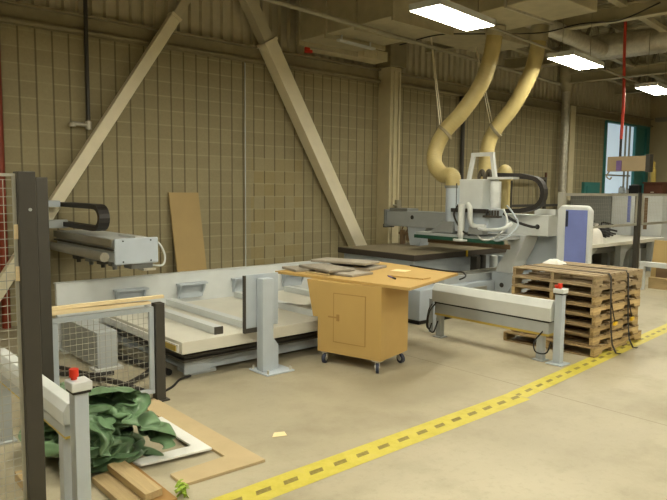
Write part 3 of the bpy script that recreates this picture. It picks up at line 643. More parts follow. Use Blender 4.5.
    155,-84,565,199,-70,568,209,-56,599,179,-59,618,181,-72,639,213,-89,656,-193,-154,128,-192,-156,101,-200,-126,93,-216,-97,81,-191,-75,58,-162,-51,61,
    -137,-39,98,-99,-20,88,-93,3,98,-97,4,129,-75,1,152,-94,-7,202,-122,6,201,-144,13,219,-134,31,235,-126,44,251,-149,52,251,-152,69,279,
    -136,82,307,-99,57,298,-82,65,309,-70,81,322,-90,104,349,-126,129,391,-135,145,423,-113,155,440,-107,127,434,-87,139,443,-67,132,469,-59,108,490,
    -37,94,497,-12,78,479,16,65,462,73,43,417,102,33,374,128,47,383,149,56,392,152,33,376,160,31,400,160,10,423,144,-1,501,166,-49,493,
    168,-85,513,174,-81,535,172,-105,557,159,-110,581,172,-72,585,208,-79,588,192,-80,610,205,-69,628,206,-101,638,-210,-167,122,-224,-138,95,-226,-118,68,
    -199,-109,53,-172,-85,41,-153,-72,84,-106,-60,100,-83,-40,97,-70,-17,96,-73,11,108,-78,20,133,-76,9,177,-97,13,198,-113,19,214,-119,8,234,
    -101,23,241,-136,23,262,-135,41,292,-157,65,301,-125,56,315,-107,75,318,-93,71,333,-105,97,347,-129,107,392,-127,123,429,-134,150,458,-116,149,481,
    -101,135,480,-86,121,501,-82,90,500,-63,88,512,-50,82,483,-10,57,462,36,33,436,75,20,423,90,43,442,110,33,435,106,19,423,122,1,430,
    126,15,454,128,-27,483,152,-63,538,145,-93,546,154,-109,560,166,-130,565,183,-124,576,180,-102,588,197,-96,588,215,-99,604,223,-73,612,233,-97,639,
    -190,-181,101,-233,-152,53,-213,-134,64,-186,-105,76,-167,-102,68,-122,-92,114,-70,-90,120,-65,-62,111,-72,-35,118,-60,-12,120,-53,8,133,-57,-1,170,
    -75,-8,198,-90,3,221,-113,-10,221,-100,-14,250,-112,-1,273,-150,13,286,-147,39,317,-166,61,320,-140,78,327,-125,65,341,-123,86,342,-149,111,377,
    -150,125,425,-132,125,459,-133,126,484,-116,121,500,-101,95,490,-106,85,512,-80,74,515,-66,70,484,-22,48,480,23,36,468,63,38,463,76,12,487,
    98,11,499,95,-4,479,82,-18,461,105,-26,473,118,-16,511,137,-52,554,129,-93,565,136,-120,557,159,-134,545,183,-121,546,195,-97,552,207,-116,569,
    220,-95,554,235,-91,582,250,-106,620,-159,-191,105,-192,-166,63,-206,-131,44,-183,-121,77,-169,-101,92,-99,-112,114,-71,-95,147,-46,-82,126,-65,-60,134,
    -51,-37,128,-47,-36,155,-57,-52,197,-73,-52,215,-96,-55,222,-81,-41,241,-109,-45,248,-106,-31,274,-121,0,296,-166,13,317,-167,37,332,-171,64,341,
    -151,78,351,-133,74,365,-162,94,378,-153,100,417,-139,102,458,-109,115,465,-119,100,475,-128,90,495,-109,73,491,-93,65,497,-70,51,498,-40,65,502,
    4,61,490,31,34,498,61,13,512,71,-7,510,93,-14,503,75,-11,484,85,-30,479,103,-35,520,113,-45,546,120,-85,547,129,-112,540,156,-112,534,
    170,-128,525,177,-103,530,199,-99,527,210,-127,540,235,-117,553,238,-131,589,-152,-207,85,-165,-159,84,-188,-136,45,-184,-142,80,-160,-121,98,-110,-115,126,
    -69,-111,169,-55,-114,146,-46,-87,151,-30,-68,143,-46,-77,177,-48,-101,228,-76,-121,221,-91,-108,232,-79,-82,249,-101,-70,256,-119,-55,279,-136,-20,303,
    -136,20,316,-157,12,343,-170,25,360,-147,50,350,-169,52,372,-147,66,387,-149,74,411,-129,81,443,-107,112,445,-106,96,463,-125,77,469,-128,59,487,
    -112,53,507,-90,52,521,-60,52,520,-15,59,516,9,31,513,44,6,528,80,2,537,84,-27,520,70,-25,498,94,-54,492,121,-49,516,111,-70,530,
    132,-73,525,144,-93,526,153,-110,511,150,-131,517,166,-121,496,182,-130,502,208,-128,508,226,-143,527,229,-157,562,-170,-214,73,-149,-149,68,-177,-117,59,
    -157,-133,82,-143,-144,104,-92,-143,144,-67,-133,178,-44,-116,168,-27,-105,149,-28,-97,178,-26,-84,206,-47,-120,207,-67,-157,227,-83,-141,246,-99,-104,253,
    -84,-69,276,-95,-38,297,-113,-15,310,-134,0,330,-132,19,340,-134,12,369,-131,36,353,-133,41,370,-122,39,394,-137,48,412,-116,68,435,-89,101,444,
    -88,110,467,-96,88,474,-115,57,467,-112,33,483,-89,37,484,-84,28,509,-46,36,507,-20,12,514,26,-10,530,70,-23,542,87,-43,537,91,-54,518,
    106,-63,509,127,-66,499,117,-83,512,121,-105,523,135,-83,507,150,-94,496,151,-110,472,155,-131,467,160,-145,486,192,-148,492,200,-156,523,199,-161,565,
    -175,-225,54,-166,-154,53,-162,-111,47,-143,-122,77,-119,-149,100,-71,-131,139,-56,-157,180,-38,-137,171,-12,-119,178,2,-98,198,-19,-105,198,-29,-125,217,
    -46,-161,237,-60,-127,250,-98,-117,272,-103,-83,287,-120,-53,304,-120,-34,320,-128,-17,334,-125,-2,350,-110,23,353,-106,51,368,-110,70,364,-124,71,383,
    -117,88,415,-92,73,424,-83,84,448,-70,106,454,-74,90,477,-89,54,472,-119,33,458,-101,11,454,-80,1,463,-82,-8,498,-35,-9,497,24,-12,509,
    61,-34,523,67,-59,539,84,-84,542,96,-87,520,91,-77,494,115,-80,485,111,-104,506,128,-98,493,134,-115,508,137,-126,481,134,-131,456,144,-166,459,
    152,-164,494,169,-172,523,185,-190,557,-148,-178,50,-172,-124,25,-150,-129,45,-128,-105,67,-93,-126,110,-51,-160,147,-35,-169,174,-35,-150,194,-24,-127,197,
    3,-119,202,-4,-99,218,-22,-109,228,-34,-147,252,-73,-139,275,-85,-104,291,-111,-90,305,-101,-54,316,-122,-53,331,-130,-36,346,-122,-13,365,-104,8,371,
    -96,33,384,-102,52,395,-93,75,393,-101,92,401,-83,101,427,-62,81,438,-54,91,465,-73,74,458,-103,61,449,-116,18,431,-134,-14,441,-113,-15,463,
    -82,-27,477,-39,-39,489,24,-16,490,62,-44,502,76,-68,511,54,-80,519,72,-99,506,84,-112,483,100,-98,484,120,-106,470,122,-125,486,137,-146,497,
    133,-154,478,121,-153,460,112,-190,461,107,-198,497,150,-205,520,167,-210,558,-157,-150,14,-153,-108,14,-148,-103,42,-125,-132,69,-71,-148,109,-20,-142,150,
    -17,-149,176,-18,-167,197,-10,-142,196,3,-136,217,2,-118,229,-8,-101,244,-41,-120,254,-60,-131,291,-92,-115,312,-90,-80,309,-108,-73,327,-99,-59,345,
    -112,-42,352,-103,-19,358,-92,17,347,-78,44,361,-81,50,386,-76,62,408,-68,83,395,-59,94,416,-40,98,440,-33,86,459,-51,67,461,-81,51,439,
    -96,13,421,-126,-25,416,-122,-40,455,-83,-21,452,-45,-11,471,18,-48,483,45,-55,497,75,-52,487,52,-72,482,72,-91,477,55,-116,494,94,-117,514,
    101,-121,483,120,-128,507,122,-145,492,118,-165,483,99,-174,469,78,-201,484,74,-195,511,85,-205,528,111,-227,545,-142,-130,6,-132,-130,34,-129,-100,34,
    -110,-139,61,-53,-129,97,-22,-166,145,1,-154,164,5,-151,187,-4,-164,212,-24,-154,219,-11,-139,236,-5,-125,253,-23,-117,270,-58,-105,274,-66,-112,315,
    -92,-90,332,-88,-58,327,-100,-39,329,-87,-27,352,-106,-16,333,-110,14,331,-102,51,341,-82,71,371,-58,56,384,-34,59,400,-21,73,419,1,87,423,
    -1,78,442,-34,64,446,-61,55,427,-74,4,435,-102,-9,436,-106,-48,433,-62,-45,460,-16,-20,458,21,-24,474,37,-49,473,56,-29,473,76,-43,462,
    63,-69,459,57,-109,468,69,-138,485,91,-140,505,108,-146,514,129,-164,516,111,-176,500,69,-183,484,42,-191,511,61,-211,513,79,-217,497,107,-218,495,
    -121,-135,7,-124,-114,12,-113,-115,30,-80,-144,60,-60,-165,102,-32,-186,148,-9,-170,173,19,-168,184,21,-147,206,3,-173,240,-20,-170,253,0,-154,261,
    -31,-150,279,-44,-103,297,-70,-81,292,-68,-77,327,-77,-66,344,-73,-34,337,-88,-23,317,-81,10,317,-108,26,300,-87,38,322,-60,68,340,-21,67,351,
    -2,91,365,14,87,377,21,75,397,20,80,430,4,58,435,-32,50,422,-69,21,407,-87,-10,413,-84,-24,434,-60,-40,439,-25,-43,448,15,-47,460,
    38,-14,457,43,-37,448,64,-55,442,88,-59,451,59,-100,445,77,-141,458,91,-140,478,104,-144,483,96,-158,490,72,-161,496,48,-170,484,37,-202,482,
    49,-232,490,79,-247,498,107,-245,489,-136,-155,12,-122,-145,24,-101,-139,34,-58,-144,54,-32,-158,106,-10,-186,135,-13,-192,181,9,-175,204,34,-168,217,
    23,-170,258,11,-197,264,-7,-182,284,-17,-148,296,-38,-106,326,-51,-64,318,-76,-61,303,-64,-49,325,-48,-28,303,-51,-7,307,-83,-10,292,-91,21,283,
    -74,49,303,-38,78,320,-8,106,336,18,102,344,36,102,352,35,103,375,40,87,380,36,74,415,23,45,419,-28,27,420,-60,0,402,-85,-39,412,
    -65,-17,426,-24,-11,440,13,-47,440,26,-14,436,61,-12,445,83,-28,443,82,-59,427,86,-96,449,81,-121,430,93,-119,459,114,-131,457,100,-147,463,
    86,-162,467,70,-169,450,77,-193,453,85,-222,469,92,-249,471,101,-264,478,-115,-158,10,-112,-165,32,-93,-164,56,-35,-174,76,-6,-146,117,-3,-167,143,
    8,-193,169,17,-195,201,31,-195,245,47,-172,258,32,-190,278,16,-181,295,2,-138,322,-11,-79,328,-24,-33,287,-38,-37,271,-57,-35,260,-73,-14,261,
    -45,-7,271,-66,13,277,-58,32,301,-49,66,280,-24,96,299,12,106,319,18,123,337,47,116,333,45,125,355,65,114,360,52,99,391,48,66,400,
    -1,39,398,-28,1,408,-55,-24,392,-37,-38,406,-12,-17,413,14,-30,420,38,-37,430,72,-15,421,96,-30,418,107,-45,437,102,-72,431,118,-88,448,
    144,-93,425,129,-118,410,120,-141,408,124,-162,397,118,-182,395,132,-195,426,128,-228,470,121,-270,462,96,-268,458,-95,-124,11,-91,-152,12,-83,-190,49,
    -41,-186,94,5,-172,112,17,-155,139,21,-175,167,32,-191,186,49,-199,229,54,-200,269,55,-184,291,41,-153,317,25,-97,314,5,-52,293,-7,-1,267,
    -25,5,252,-43,-3,248,-57,18,241,-44,30,257,-33,14,282,-24,37,295,-16,65,271,2,94,283,9,115,296,21,126,318,38,137,332,63,133,336,
    73,148,363,82,129,371,84,109,383,43,60,383,9,13,400,-31,-10,374,-29,-43,373,-10,-30,387,22,-17,394,41,-20,415,73,-39,417,88,-47,402,
    113,-47,406,134,-57,424,175,-71,443,194,-102,455,196,-130,450,189,-152,443,174,-176,420,171,-196,413,145,-204,380,113,-217,433,104,-235,453,111,-255,449,
    -89,-108,41,-76,-123,27,-62,-174,19,-48,-218,81,-3,-198,112,18,-188,145,39,-172,156,47,-167,192,62,-171,237,79,-199,269,74,-172,277,75,-150,308,
    33,-90,279,12,-40,262,-11,-5,243,-7,23,237,-33,16,236,-32,43,228,-19,45,245,4,27,258,25,34,300,-10,48,312,-6,73,315,22,100,297,
    41,124,305,46,147,309,67,160,328,91,168,351,94,143,357,99,115,360,75,94,364,43,29,385,-14,-6,355,-15,-37,351,2,-43,370,21,-46,405,
    52,-32,398,56,-58,423,74,-63,407,104,-67,402,156,-68,404,201,-105,420,236,-121,434,261,-121,451,240,-149,439,232,-178,424,223,-194,400,190,-184,377,
    154,-227,398,129,-235,441,92,-248,436,-94,-96,26,-75,-115,4,-45,-160,13,-29,-227,61,0,-224,113,33,-197,135,46,-202,172,62,-196,214,93,-195,251,
    100,-168,263,106,-176,289,87,-149,283,60,-84,277,32,-44,257,10,0,248,14,26,222,-7,25,218,-16,37,215,-1,44,228,38,33,252,60,51,296,
    17,38,327,-4,61,337,30,94,314,54,115,289,68,135,298,94,155,313,119,168,335,111,158,371,105,132,390,89,90,382,51,44,360,-5,5,333,
    8,-30,335,20,-49,351,37,-44,385,53,-58,396,36,-70,418,58,-85,427,104,-86,413,168,-79,387,227,-80,420,267,-84,441,277,-108,423,269,-141,422,
    262,-173,410,250,-200,397,220,-180,371,190,-203,368,161,-230,430,106,-267,428,-73,-83,31,-62,-104,18,-35,-142,21,-28,-200,73,24,-221,102,58,-216,147,
    82,-206,197,91,-178,216,113,-197,241,129,-183,271,125,-152,281,105,-116,281,76,-78,267,45,-41,238,13,3,223,0,12,204,7,32,194,4,43,207,
    20,48,215,33,54,238,49,66,276,47,64,310,23,55,344,27,89,338,58,105,311,68,123,321,99,139,337,133,144,345,130,134,392,113,107,392,
    105,83,360,48,20,329,1,3,312,-16,-38,324,-7,-66,348,18,-67,377,32,-75,396,57,-82,395,48,-101,417,100,-88,389,186,-99,394,243,-84,395,
    270,-86,413,240,-108,422,239,-142,418,251,-153,400,269,-187,382,247,-198,371,220,-192,354,201,-221,402,142,-266,433,-42,-93,28,-36,-116,55,-23,-159,63,
    3,-209,66,63,-204,108,81,-190,149,111,-192,191,119,-181,221,105,-168,240,136,-161,248,115,-129,254,106,-104,253,69,-78,236,31,-49,227,-5,-2,213,
    -25,16,209,-17,32,196,-7,49,189,13,63,203,10,63,229,22,57,262,22,55,291,17,61,315,46,73,338,57,95,339,87,102,341,129,121,334,
    129,114,363,129,101,378,120,87,384,89,37,349,48,25,303,7,-2,291,7,-31,310,12,-64,329,17,-85,362,48,-69,375,55,-103,375,74,-119,392,
    131,-113,388,190,-119,399,227,-102,406,255,-107,393,231,-130,403,191,-159,412,216,-167,407,243,-175,388,242,-181,351,230,-206,348,198,-231,375,164,-266,411,
    10,-124,11,13,-145,36,25,-188,44,65,-202,78,103,-172,123,117,-177,151,125,-174,187,102,-160,205,109,-134,224,86,-141,245,77,-105,233,54,-102,255,
    29,-63,247,-2,-27,237,-36,-2,214,-55,29,221,-35,37,211,-33,59,208,-10,55,211,-20,68,227,0,65,254,16,76,283,29,76,302,47,79,320,
    71,72,327,106,77,325,146,81,328,142,73,354,116,65,348,105,36,336,78,10,312,47,0,293,25,14,270,27,-20,298,30,-49,324,43,-101,351,
    80,-83,356,94,-96,376,107,-127,375,138,-136,390,184,-132,416,209,-127,400,228,-115,386,222,-139,387,182,-165,390,202,-172,393,253,-166,361,266,-184,352,
    256,-209,351,236,-217,376,187,-268,394,69,-157,46,79,-188,31,97,-206,62,135,-188,101,147,-159,119,144,-161,144,126,-155,169,129,-146,202,75,-122,200,
    43,-111,216,-1,-80,228,4,-57,226,-41,-38,238,-65,-4,228,-74,17,219,-53,30,197,-51,46,204,-28,63,177,-8,74,193,1,83,214,10,84,240,
    40,102,269,59,88,282,73,94,307,88,75,304,115,58,304,152,60,314,129,36,335,105,35,299,74,41,283,55,21,282,49,-11,259,30,-3,252,
    22,-23,274,35,-46,298,43,-96,324,75,-115,354,104,-102,357,129,-106,370,150,-138,374,168,-150,400,192,-138,393,204,-124,377,204,-147,375,204,-165,370,
    236,-149,378,273,-152,374,278,-174,364,284,-204,374,262,-227,373,209,-264,364,114,-154,37,115,-163,85,152,-180,72,181,-177,100,181,-158,119,169,-154,137,
    135,-127,151,112,-106,189,78,-79,215,35,-68,213,-13,-66,202,-38,-58,212,-56,-35,216,-56,-12,210,-68,11,200,-29,17,190,-20,30,176,7,44,151,
    32,64,170,19,84,200,36,78,230,60,97,255,72,112,276,85,113,307,115,101,318,136,81,308,150,48,292,133,17,313,96,0,302,83,16,285,
    75,9,263,63,-8,238,51,-23,226,43,-31,261,54,-31,288,50,-86,299,91,-108,336,106,-128,349,132,-131,354,152,-109,363,175,-128,381,171,-156,374,
    189,-141,366,210,-143,355,231,-165,351,255,-133,347,280,-147,345,304,-166,348,307,-192,358,270,-225,345,235,-263,346,107,-132,68,151,-154,65,196,-162,83,
    173,-148,96,157,-138,114,171,-123,130,154,-109,152,134,-85,185,79,-46,209,36,-36,205,-4,-38,188,-27,-56,183,-34,-38,191,-30,-18,182,-23,0,182,
    -32,18,156,8,12,147,9,18,181,33,44,186,53,58,187,45,97,212,77,79,255,88,89,283,93,119,288,111,129,310,139,102,296,135,50,278,
    138,17,286,115,-9,289,93,-2,268,76,-18,281,68,-26,261,76,-27,231,66,-46,242,68,-56,278,64,-62,319,97,-86,340,122,-103,340,129,-127,334,
    154,-127,347,179,-108,366,172,-134,355,180,-166,349,203,-174,349,219,-148,334,249,-133,320,283,-138,314,298,-166,325,304,-214,323,286,-240,339,251,-272,330,
    183,-131,54,208,-137,84,205,-154,106,185,-132,102,150,-109,104,144,-95,131,160,-72,145,149,-58,167,98,-17,195,53,-36,182,11,-33,168,-12,-48,154,
    -30,-39,136,-14,-26,136,-29,-2,125,-1,-14,141,30,-18,161,13,-5,175,15,3,198,36,43,208,69,71,204,70,111,215,93,105,257,110,102,278,
    126,124,288,110,83,288,112,42,280,129,21,266,135,-13,265,111,-20,268,88,-22,251,95,-35,273,91,-51,266,97,-76,251,91,-77,283,107,-68,327,
    121,-67,365,141,-87,361,152,-96,346,171,-100,326,184,-83,350,195,-113,340,192,-145,327,190,-174,326,219,-175,333,241,-156,310,257,-162,331,272,-196,333,
    280,-228,309,290,-260,315,265,-289,319,214,-183,55,241,-177,82,233,-146,108,196,-120,123,155,-81,117,134,-71,116,132,-59,138,126,-27,152,77,-57,188,
    56,-57,149,37,-40,144,3,-39,121,-20,-36,91,-16,-14,93,3,-13,105,34,-33,120,61,-25,144,51,-20,168,23,-15,193,26,-12,209,35,27,228,
    64,68,226,98,106,220,118,109,247,142,98,266,128,65,263,115,39,255,107,13,254,135,-8,235,132,-27,243,109,-38,238,107,-55,250,125,-45,265,
    133,-66,263,140,-73,295,151,-53,333,162,-36,365,191,-55,361,187,-45,334,178,-65,319,211,-70,332,212,-101,321,215,-134,314,206,-162,310,205,-186,309,
    222,-198,325,242,-216,329,258,-218,298,255,-252,310,271,-288,293,265,-287,299,246,-205,59,269,-178,69,234,-126,88,180,-92,99,157,-50,109,140,-37,127,
    105,-45,130,122,-58,158,63,-82,195,33,-51,183,16,-52,151,18,-54,107,6,-52,65,6,-28,76,24,-29,95,31,-8,125,58,-13,125,44,1,141,
    51,3,162,48,-13,195,43,-2,226,56,39,240,102,83,215,137,105,228,169,100,251,154,78,276,134,34,251,116,10,221,111,-28,224,128,-58,223,
    105,-73,232,127,-69,240,145,-44,245,157,-43,263,171,-42,293,179,-16,328,196,-9,351,228,-24,360,209,-26,334,190,-45,310,210,-64,313,232,-98,294,
    229,-129,293,232,-154,291,233,-186,279,214,-206,274,198,-221,293,226,-250,295,261,-260,279,242,-275,290,242,-288,303,267,-206,40,278,-170,43,224,-126,63,
    181,-81,85,144,-68,93,131,-48,102,108,-55,111,104,-90,173,39,-85,177,17,-63,188,31,-69,164,45,-61,121,29,-58,84,29,-24,72,16,-5,83,
    21,14,119,46,5,120,75,8,130,84,10,153,69,-4,172,52,7,211,66,18,243,87,61,245,145,82,219,187,95,222,184,82,269,155,34,263,
    140,15,213,124,-37,205,111,-73,207,116,-89,222,132,-91,237,148,-63,246,165,-41,234,172,-22,277,194,4,310,225,9,333,248,0,347,230,-29,323,
    203,-54,290,190,-92,309,208,-117,289,222,-124,260,226,-147,270,223,-180,261,171,-194,260,156,-220,272,201,-239,277,234,-255,265,255,-290,272,242,-304,289,
    277,-198,16,261,-162,21,223,-139,35,179,-94,63,155,-53,77,122,-53,77,111,-72,97,126,-85,148,42,-110,178,6,-79,189,6,-62,172,27,-75,136,
    46,-91,64,49,-49,90,38,-12,90,33,25,105,54,31,130,88,39,144,62,21,158,77,20,177,72,-9,197,79,14,228,103,48,247,144,85,243,
    188,72,218,207,74,261,178,38,264,164,34,217,151,-18,206,134,-68,202,123,-102,207,118,-110,237,134,-89,257,162,-78,236,184,-49,239,190,-5,272,
    218,-10,315,250,-4,310,248,-55,293,205,-82,280,165,-131,297,195,-153,295,199,-144,255,217,-150,237,234,-166,246,206,-202,247,169,-219,245,187,-258,267,
    213,-270,274,234,-285,259,245,-315,268,247,-201,21,234,-167,8,214,-125,11,205,-91,45,165,-68,49,139,-59,52,122,-81,71,124,-101,135,50,-88,154,
    11,-105,172,-10,-74,170,-7,-68,132,13,-77,51,58,-30,60,56,-19,105,55,32,97,40,47,129,78,64,135,43,31,172,44,7,186,72,33,214,
    100,27,211,131,53,237,162,75,251,186,51,222,214,60,235,199,29,259,178,19,236,175,0,192,152,-56,190,149,-94,202,137,-118,220,150,-106,260,
    160,-79,264,180,-75,247,195,-29,273,227,1,291,225,-32,275,228,-72,258,187,-123,263,161,-171,288,182,-183,301,193,-165,262,200,-164,226,227,-186,224,
    234,-205,245,215,-228,257,201,-251,243,197,-274,255,214,-298,251,236,-309,246,240,-179,36,216,-177,23,194,-141,18,187,-106,28,188,-65,50,145,-91,52,
    144,-83,75,121,-111,116,60,-112,139,27,-91,162,5,-86,165,14,-91,130,10,-90,69,33,-51,53,60,-14,81,65,6,100,55,47,111,44,50,149,
    30,14,161,40,26,193,83,57,196,113,59,214,150,56,223,152,53,246,172,56,239,189,54,245,209,42,242,196,29,226,189,4,208,179,-18,182,
    169,-46,205,146,-72,222,154,-103,233,172,-94,274,180,-62,283,200,-27,300,212,-18,265,206,-64,264,187,-103,255,163,-137,269,168,-170,267,172,-195,286,
    207,-167,278,195,-174,242,195,-196,227,211,-216,228,224,-242,226,230,-271,234,205,-278,230,180,-292,240,182,-304,241]
def tarp():
    n = 51; vs = []
    for k in range(n*n):
        x, y, z = TARP[3*k], TARP[3*k+1], TARP[3*k+2]
        u, v = x*.00128, y*.00180
        h = max(.004, .004 + z*.00064)
        vs.append((1.47 + u, 4.06 + v, h))
    fs = [(i*n+j, (i+1)*n+j, (i+1)*n+j+1, i*n+j+1) for i in range(n-1) for j in range(n-1)]
    b = MB(); b.add(vs, fs, True)
    b.add([(1.46 - (v.x-1.46)*.78, 4.06 - (v.y-4.06)*.8, v.z*.72) for v in map(V, vs)], fs, True)      # the folded-under half
    o = b.build('tarpaulin', 'tarp'); d = o.modifiers.new('smooth', 'SUBSURF'); d.levels = d.render_levels = 1
    return o
tag(tarp(), 'crumpled dark green tarpaulin heaped on the floor under the left barrier', 'tarpaulin')

# ------------------------------------------------------------------ loading machine at the left
gb = thing('cable_housing', 'grey steel trunking box on the floor behind the low mesh gate', 'machine box', (2.33, 6.4, 0))
MB().box(2.23, 2.43, 5.94, 6.95, .03, .375).build('box_body', 'grey', gb, .006)
MB().box(2.2, 2.47, 5.9, 6.08, 0, .028).build('foot', 'white', gb, .003)
MB().box(2.2, 2.47, 6.8, 6.95, 0, .028).build('foot', 'white', gb, .003)
def hosepipe(pts, r, label, m='black', name='hose', cat='hose'):
    P = spline(pts, 14); R = [r*(1.08 if i % 2 else .94) for i in range(len(P))]
    return tag(MB().tube(P, R, 10).build(name, m), label, cat)
hosepipe([(1.5, 5.9, .03), (1.75, 5.55, .03), (2.05, 5.3, .03), (2.18, 5.12, .03), (2.14, 4.95, .03)], .024, 'black corrugated hose curving along the floor towards the gate post', 'chain')
hosepipe([(1.62, 6.5, .03), (1.95, 5.95, .03), (2.1, 5.65, .03), (2.13, 5.3, .078), (2.17, 5.1, .078), (2.28, 4.99, .03)], .024, 'black corrugated hose crossing over the other hoses in front of the trunking', 'chain')
hosepipe([(2.78, 5.75, .03), (2.5, 5.5, .03), (2.3, 5.34, .03), (2.22, 5.3, .03)], .022, 'black hose coming from under the lift table to the floor hoses', 'chain')
hosepipe([(1.7, 7.0, .03), (1.98, 6.2, .03), (2.12, 5.8, .03), (2.3, 5.72, .03)], .02, 'black hose along the left side of the grey trunking', 'chain')
hosepipe([(2.5, 6.8, .05), (2.55, 6.3, .04), (2.6, 5.9, .04), (2.66, 5.6, .04), (2.7, 5.4, .03)], .03, 'black hose lying between the trunking and the lift table', 'black')
tag(MB().tube(spline([(2.45, 4.98, .012), (2.56, 5.06, .012), (2.7, 5.2, .012), (2.83, 5.24, .012)], 10), .01, 6).build('cable', 'black'), 'thin black cable on the floor from the gate post to the lift table', 'cable')

lt = thing('lift_table', 'wide white-topped lift table on a grey base with black bellows', 'lift table', (4.3, 6.1, 0))
MB().box(2.672, 5.4, 5.1, 6.94, .262, .375).build('table_top', 'platform', lt, .006)
MB().box(2.655, 2.67, 5.15, 6.9, .275, .345).build('edge_panel', 'whiteboard', lt)
MB().box(2.645, 2.654, 5.18, 5.42, .285, .335).build('warning_sticker', 'yellowedge', lt, label='yellow warning sticker')
b = MB()
for k in range(5):
    i = .03 if k % 2 else 0; b.box(2.74+i, 5.35-i, 5.2+i, 6.88-i, .155+k*.0212, .155+(k+1)*.0212)
b.build('bellows', 'dark', lt)
b = MB(); b.box(2.84, 5.35, 5.29, 6.85, .035, .154); b.build('base', 'bluegrey', lt, .006)
for x, y in ((2.84, 5.27), (2.84, 6.6), (5.05, 5.27), (5.05, 6.6)): MB().box(x, x+.28, y, y+.25, 0, .034).build('foot', 'grey', lt, .003)
MB().box(2.78, 3.05, 5.26, 5.288, .02, .15).build('corner_bracket', 'bluegrey', lt, .004)
for x, y0, y1, e, lab in ((3.1, 5.18, 6.7, 1, 'white square bar with a dark end, leftmost on the lift table'), (3.45, 5.24, 6.88, 0, 'white square bar on the lift table, reaching from the back to the sensor post'), (4.36, 5.26, 6.85, 0, 'white square bar on the lift table just left of the cart'), (5.15, 5.2, 6.85, 0, 'white square bar on the lift table mostly hidden behind the cart')):
    o = MB().box(x-.045, x+.045, y0+.012, y1, .377, .448).build('support_bar', 'white2', bevel=.003)
    tag(o, lab, 'bar', 'support bars on the lift table')
    if e: MB().box(x-.045, x+.045, y0, y0+.0118, .377, .448).build('end_cap', 'dark', o)
gw = thing('guard_wall', 'long low white guard wall behind the lift table', 'guard wall', (4.3, 7.0, 0))
MB().box(2.2, 6.15, 6.97, 7.02, 0, .715).build('wall_sheet', 'white2', gw, .004)
MB().box(2.2, 6.15, 6.965, 7.06, .716, .73).build('top_fold', 'white2', gw)
for x in (3.0, 3.77, 4.54, 5.33):
    b = MB(); b.box(x-.19, x+.19, 6.86, 6.968, .585, .605); b.prism([(6.968,.58),(6.88,.58),(6.968,.42)], 'x', x-.17, x-.15); b.prism([(6.968,.58),(6.88,.58),(6.968,.42)], 'x', x+.15, x+.17)
    b.box(x-.15, x+.15, 6.945, 6.968, .42, .58); b.build('bracket', 'bluegrey', gw)
sr = thing('sensor_stand', 'grey steel post with a tall pale reflector panel, bolted down before the lift table', 'stand', (3.53, 4.95, 0))
MB().box(3.38, 3.7, 4.79, 5.1, 0, .014).build('base_plate', 'bluegrey', sr, .003)
MB().box(3.405, 3.53, 4.9, 5.0, .014, .905).build('post', 'bluegrey', sr, .006)
MB().prism([(3.53,.36),(3.62,.24),(3.62,.014),(3.53,.014)], 'y', 4.945, 4.955).build('gusset', 'bluegrey', sr)
MB().box(3.29, 3.665, 5.012, 5.03, .43, .94).build('panel', 'bluegrey', sr, .003)
MB().box(3.272, 3.289, 5.005, 5.04, .385, .935).build('panel_edge', 'dark', sr)
MB().box(3.29, 3.42, 5.006, 5.036, .385, .429).build('panel_foot', 'dark', sr)
for x, y in ((3.41, 4.82), (3.67, 4.82), (3.41, 5.07), (3.67, 5.07)): MB().cyl((x, y, .014), (x, y, .05), .01, 8).build('anchor_bolt', 'galv', sr)

ar = thing('loader_arm', 'grey beam arm of the loading machine reaching out above the low guard wall', 'machine arm', (2.8, 8.1, 0))
MB().box(2.68, 3.13, 6.53, 8.4, .95, 1.2).build('arm_beam', 'white2', ar, .008)
MB().box(2.65, 3.14, 6.5, 6.53, .935, 1.215).build('end_plate', 'bluegrey', ar, .02)
for x in (2.74, 3.05):
    for z in (.965, 1.185): MB().cyl((x, 6.501, z), (x, 6.495, z), .009, 8).build('screw', 'black', ar)
MB().box(2.64, 2.68, 6.56, 8.4, 1.12, 1.2).build('upper_rail', 'alu', ar, .004)
MB().tube([(2.565, 6.56, 1.02), (2.565, 8.4, 1.02)], .05, 12).build('lower_rail', 'alu', ar)
MB().box(2.64, 2.675, 6.56, 8.4, 1.08, 1.095).build('rail_gap', 'dark', ar)
MB().box(2.9, 3.0, 6.55, 7.0, 1.2, 1.225).build('cover_strip', 'white', ar)
for i, (x, y) in enumerate(((2.7, 7.7), (2.72, 7.35), (2.72, 7.0), (2.75, 6.75), (3.0, 6.7), (3.02, 7.1))):
    b = MB(); b.box(x-.05, x+.05, y-.06, y+.06, .9, .95); b.cyl((x, y, .86), (x, y, .9), .025, 10); b.build('suction_clamp', 'midgrey' if i % 2 else 'dark', ar)
MB().box(2.85, 3.1, 6.56, 6.75, .875, .95).build('gripper_block', 'midgrey', ar, .005)
MB().box(2.98, 3.12, 6.53, 6.7, .85, .875).build('gripper_pad', 'galv', ar)
MB().box(2.33, 2.45, 8.1, 8.3, 0, 1.5).build('column', 'grey', ar, .01)
MB().box(2.3, 2.64, 8.1, 8.32, 1.5005, 1.58).build('column_head', 'bluegrey', ar, .008)
MB().box(2.4505, 2.75, 8.18, 8.3, 1.24, 1.34).build('chain_mount', 'grey', ar, .006)
P = [(2.75, 8.5, 1.53), (2.75, 7.25, 1.53)]
P += [(2.75, 7.2-.17*math.sin(t), 1.405+.125*math.cos(t)) for t in [PI*k/10 for k in range(1, 10)]] + [(2.75, 7.25, 1.28), (2.75, 8.4, 1.29)]
MB().ribbon(P, .12, .055, (1, 0, 0)).build('cable_chain', 'chain', ar)
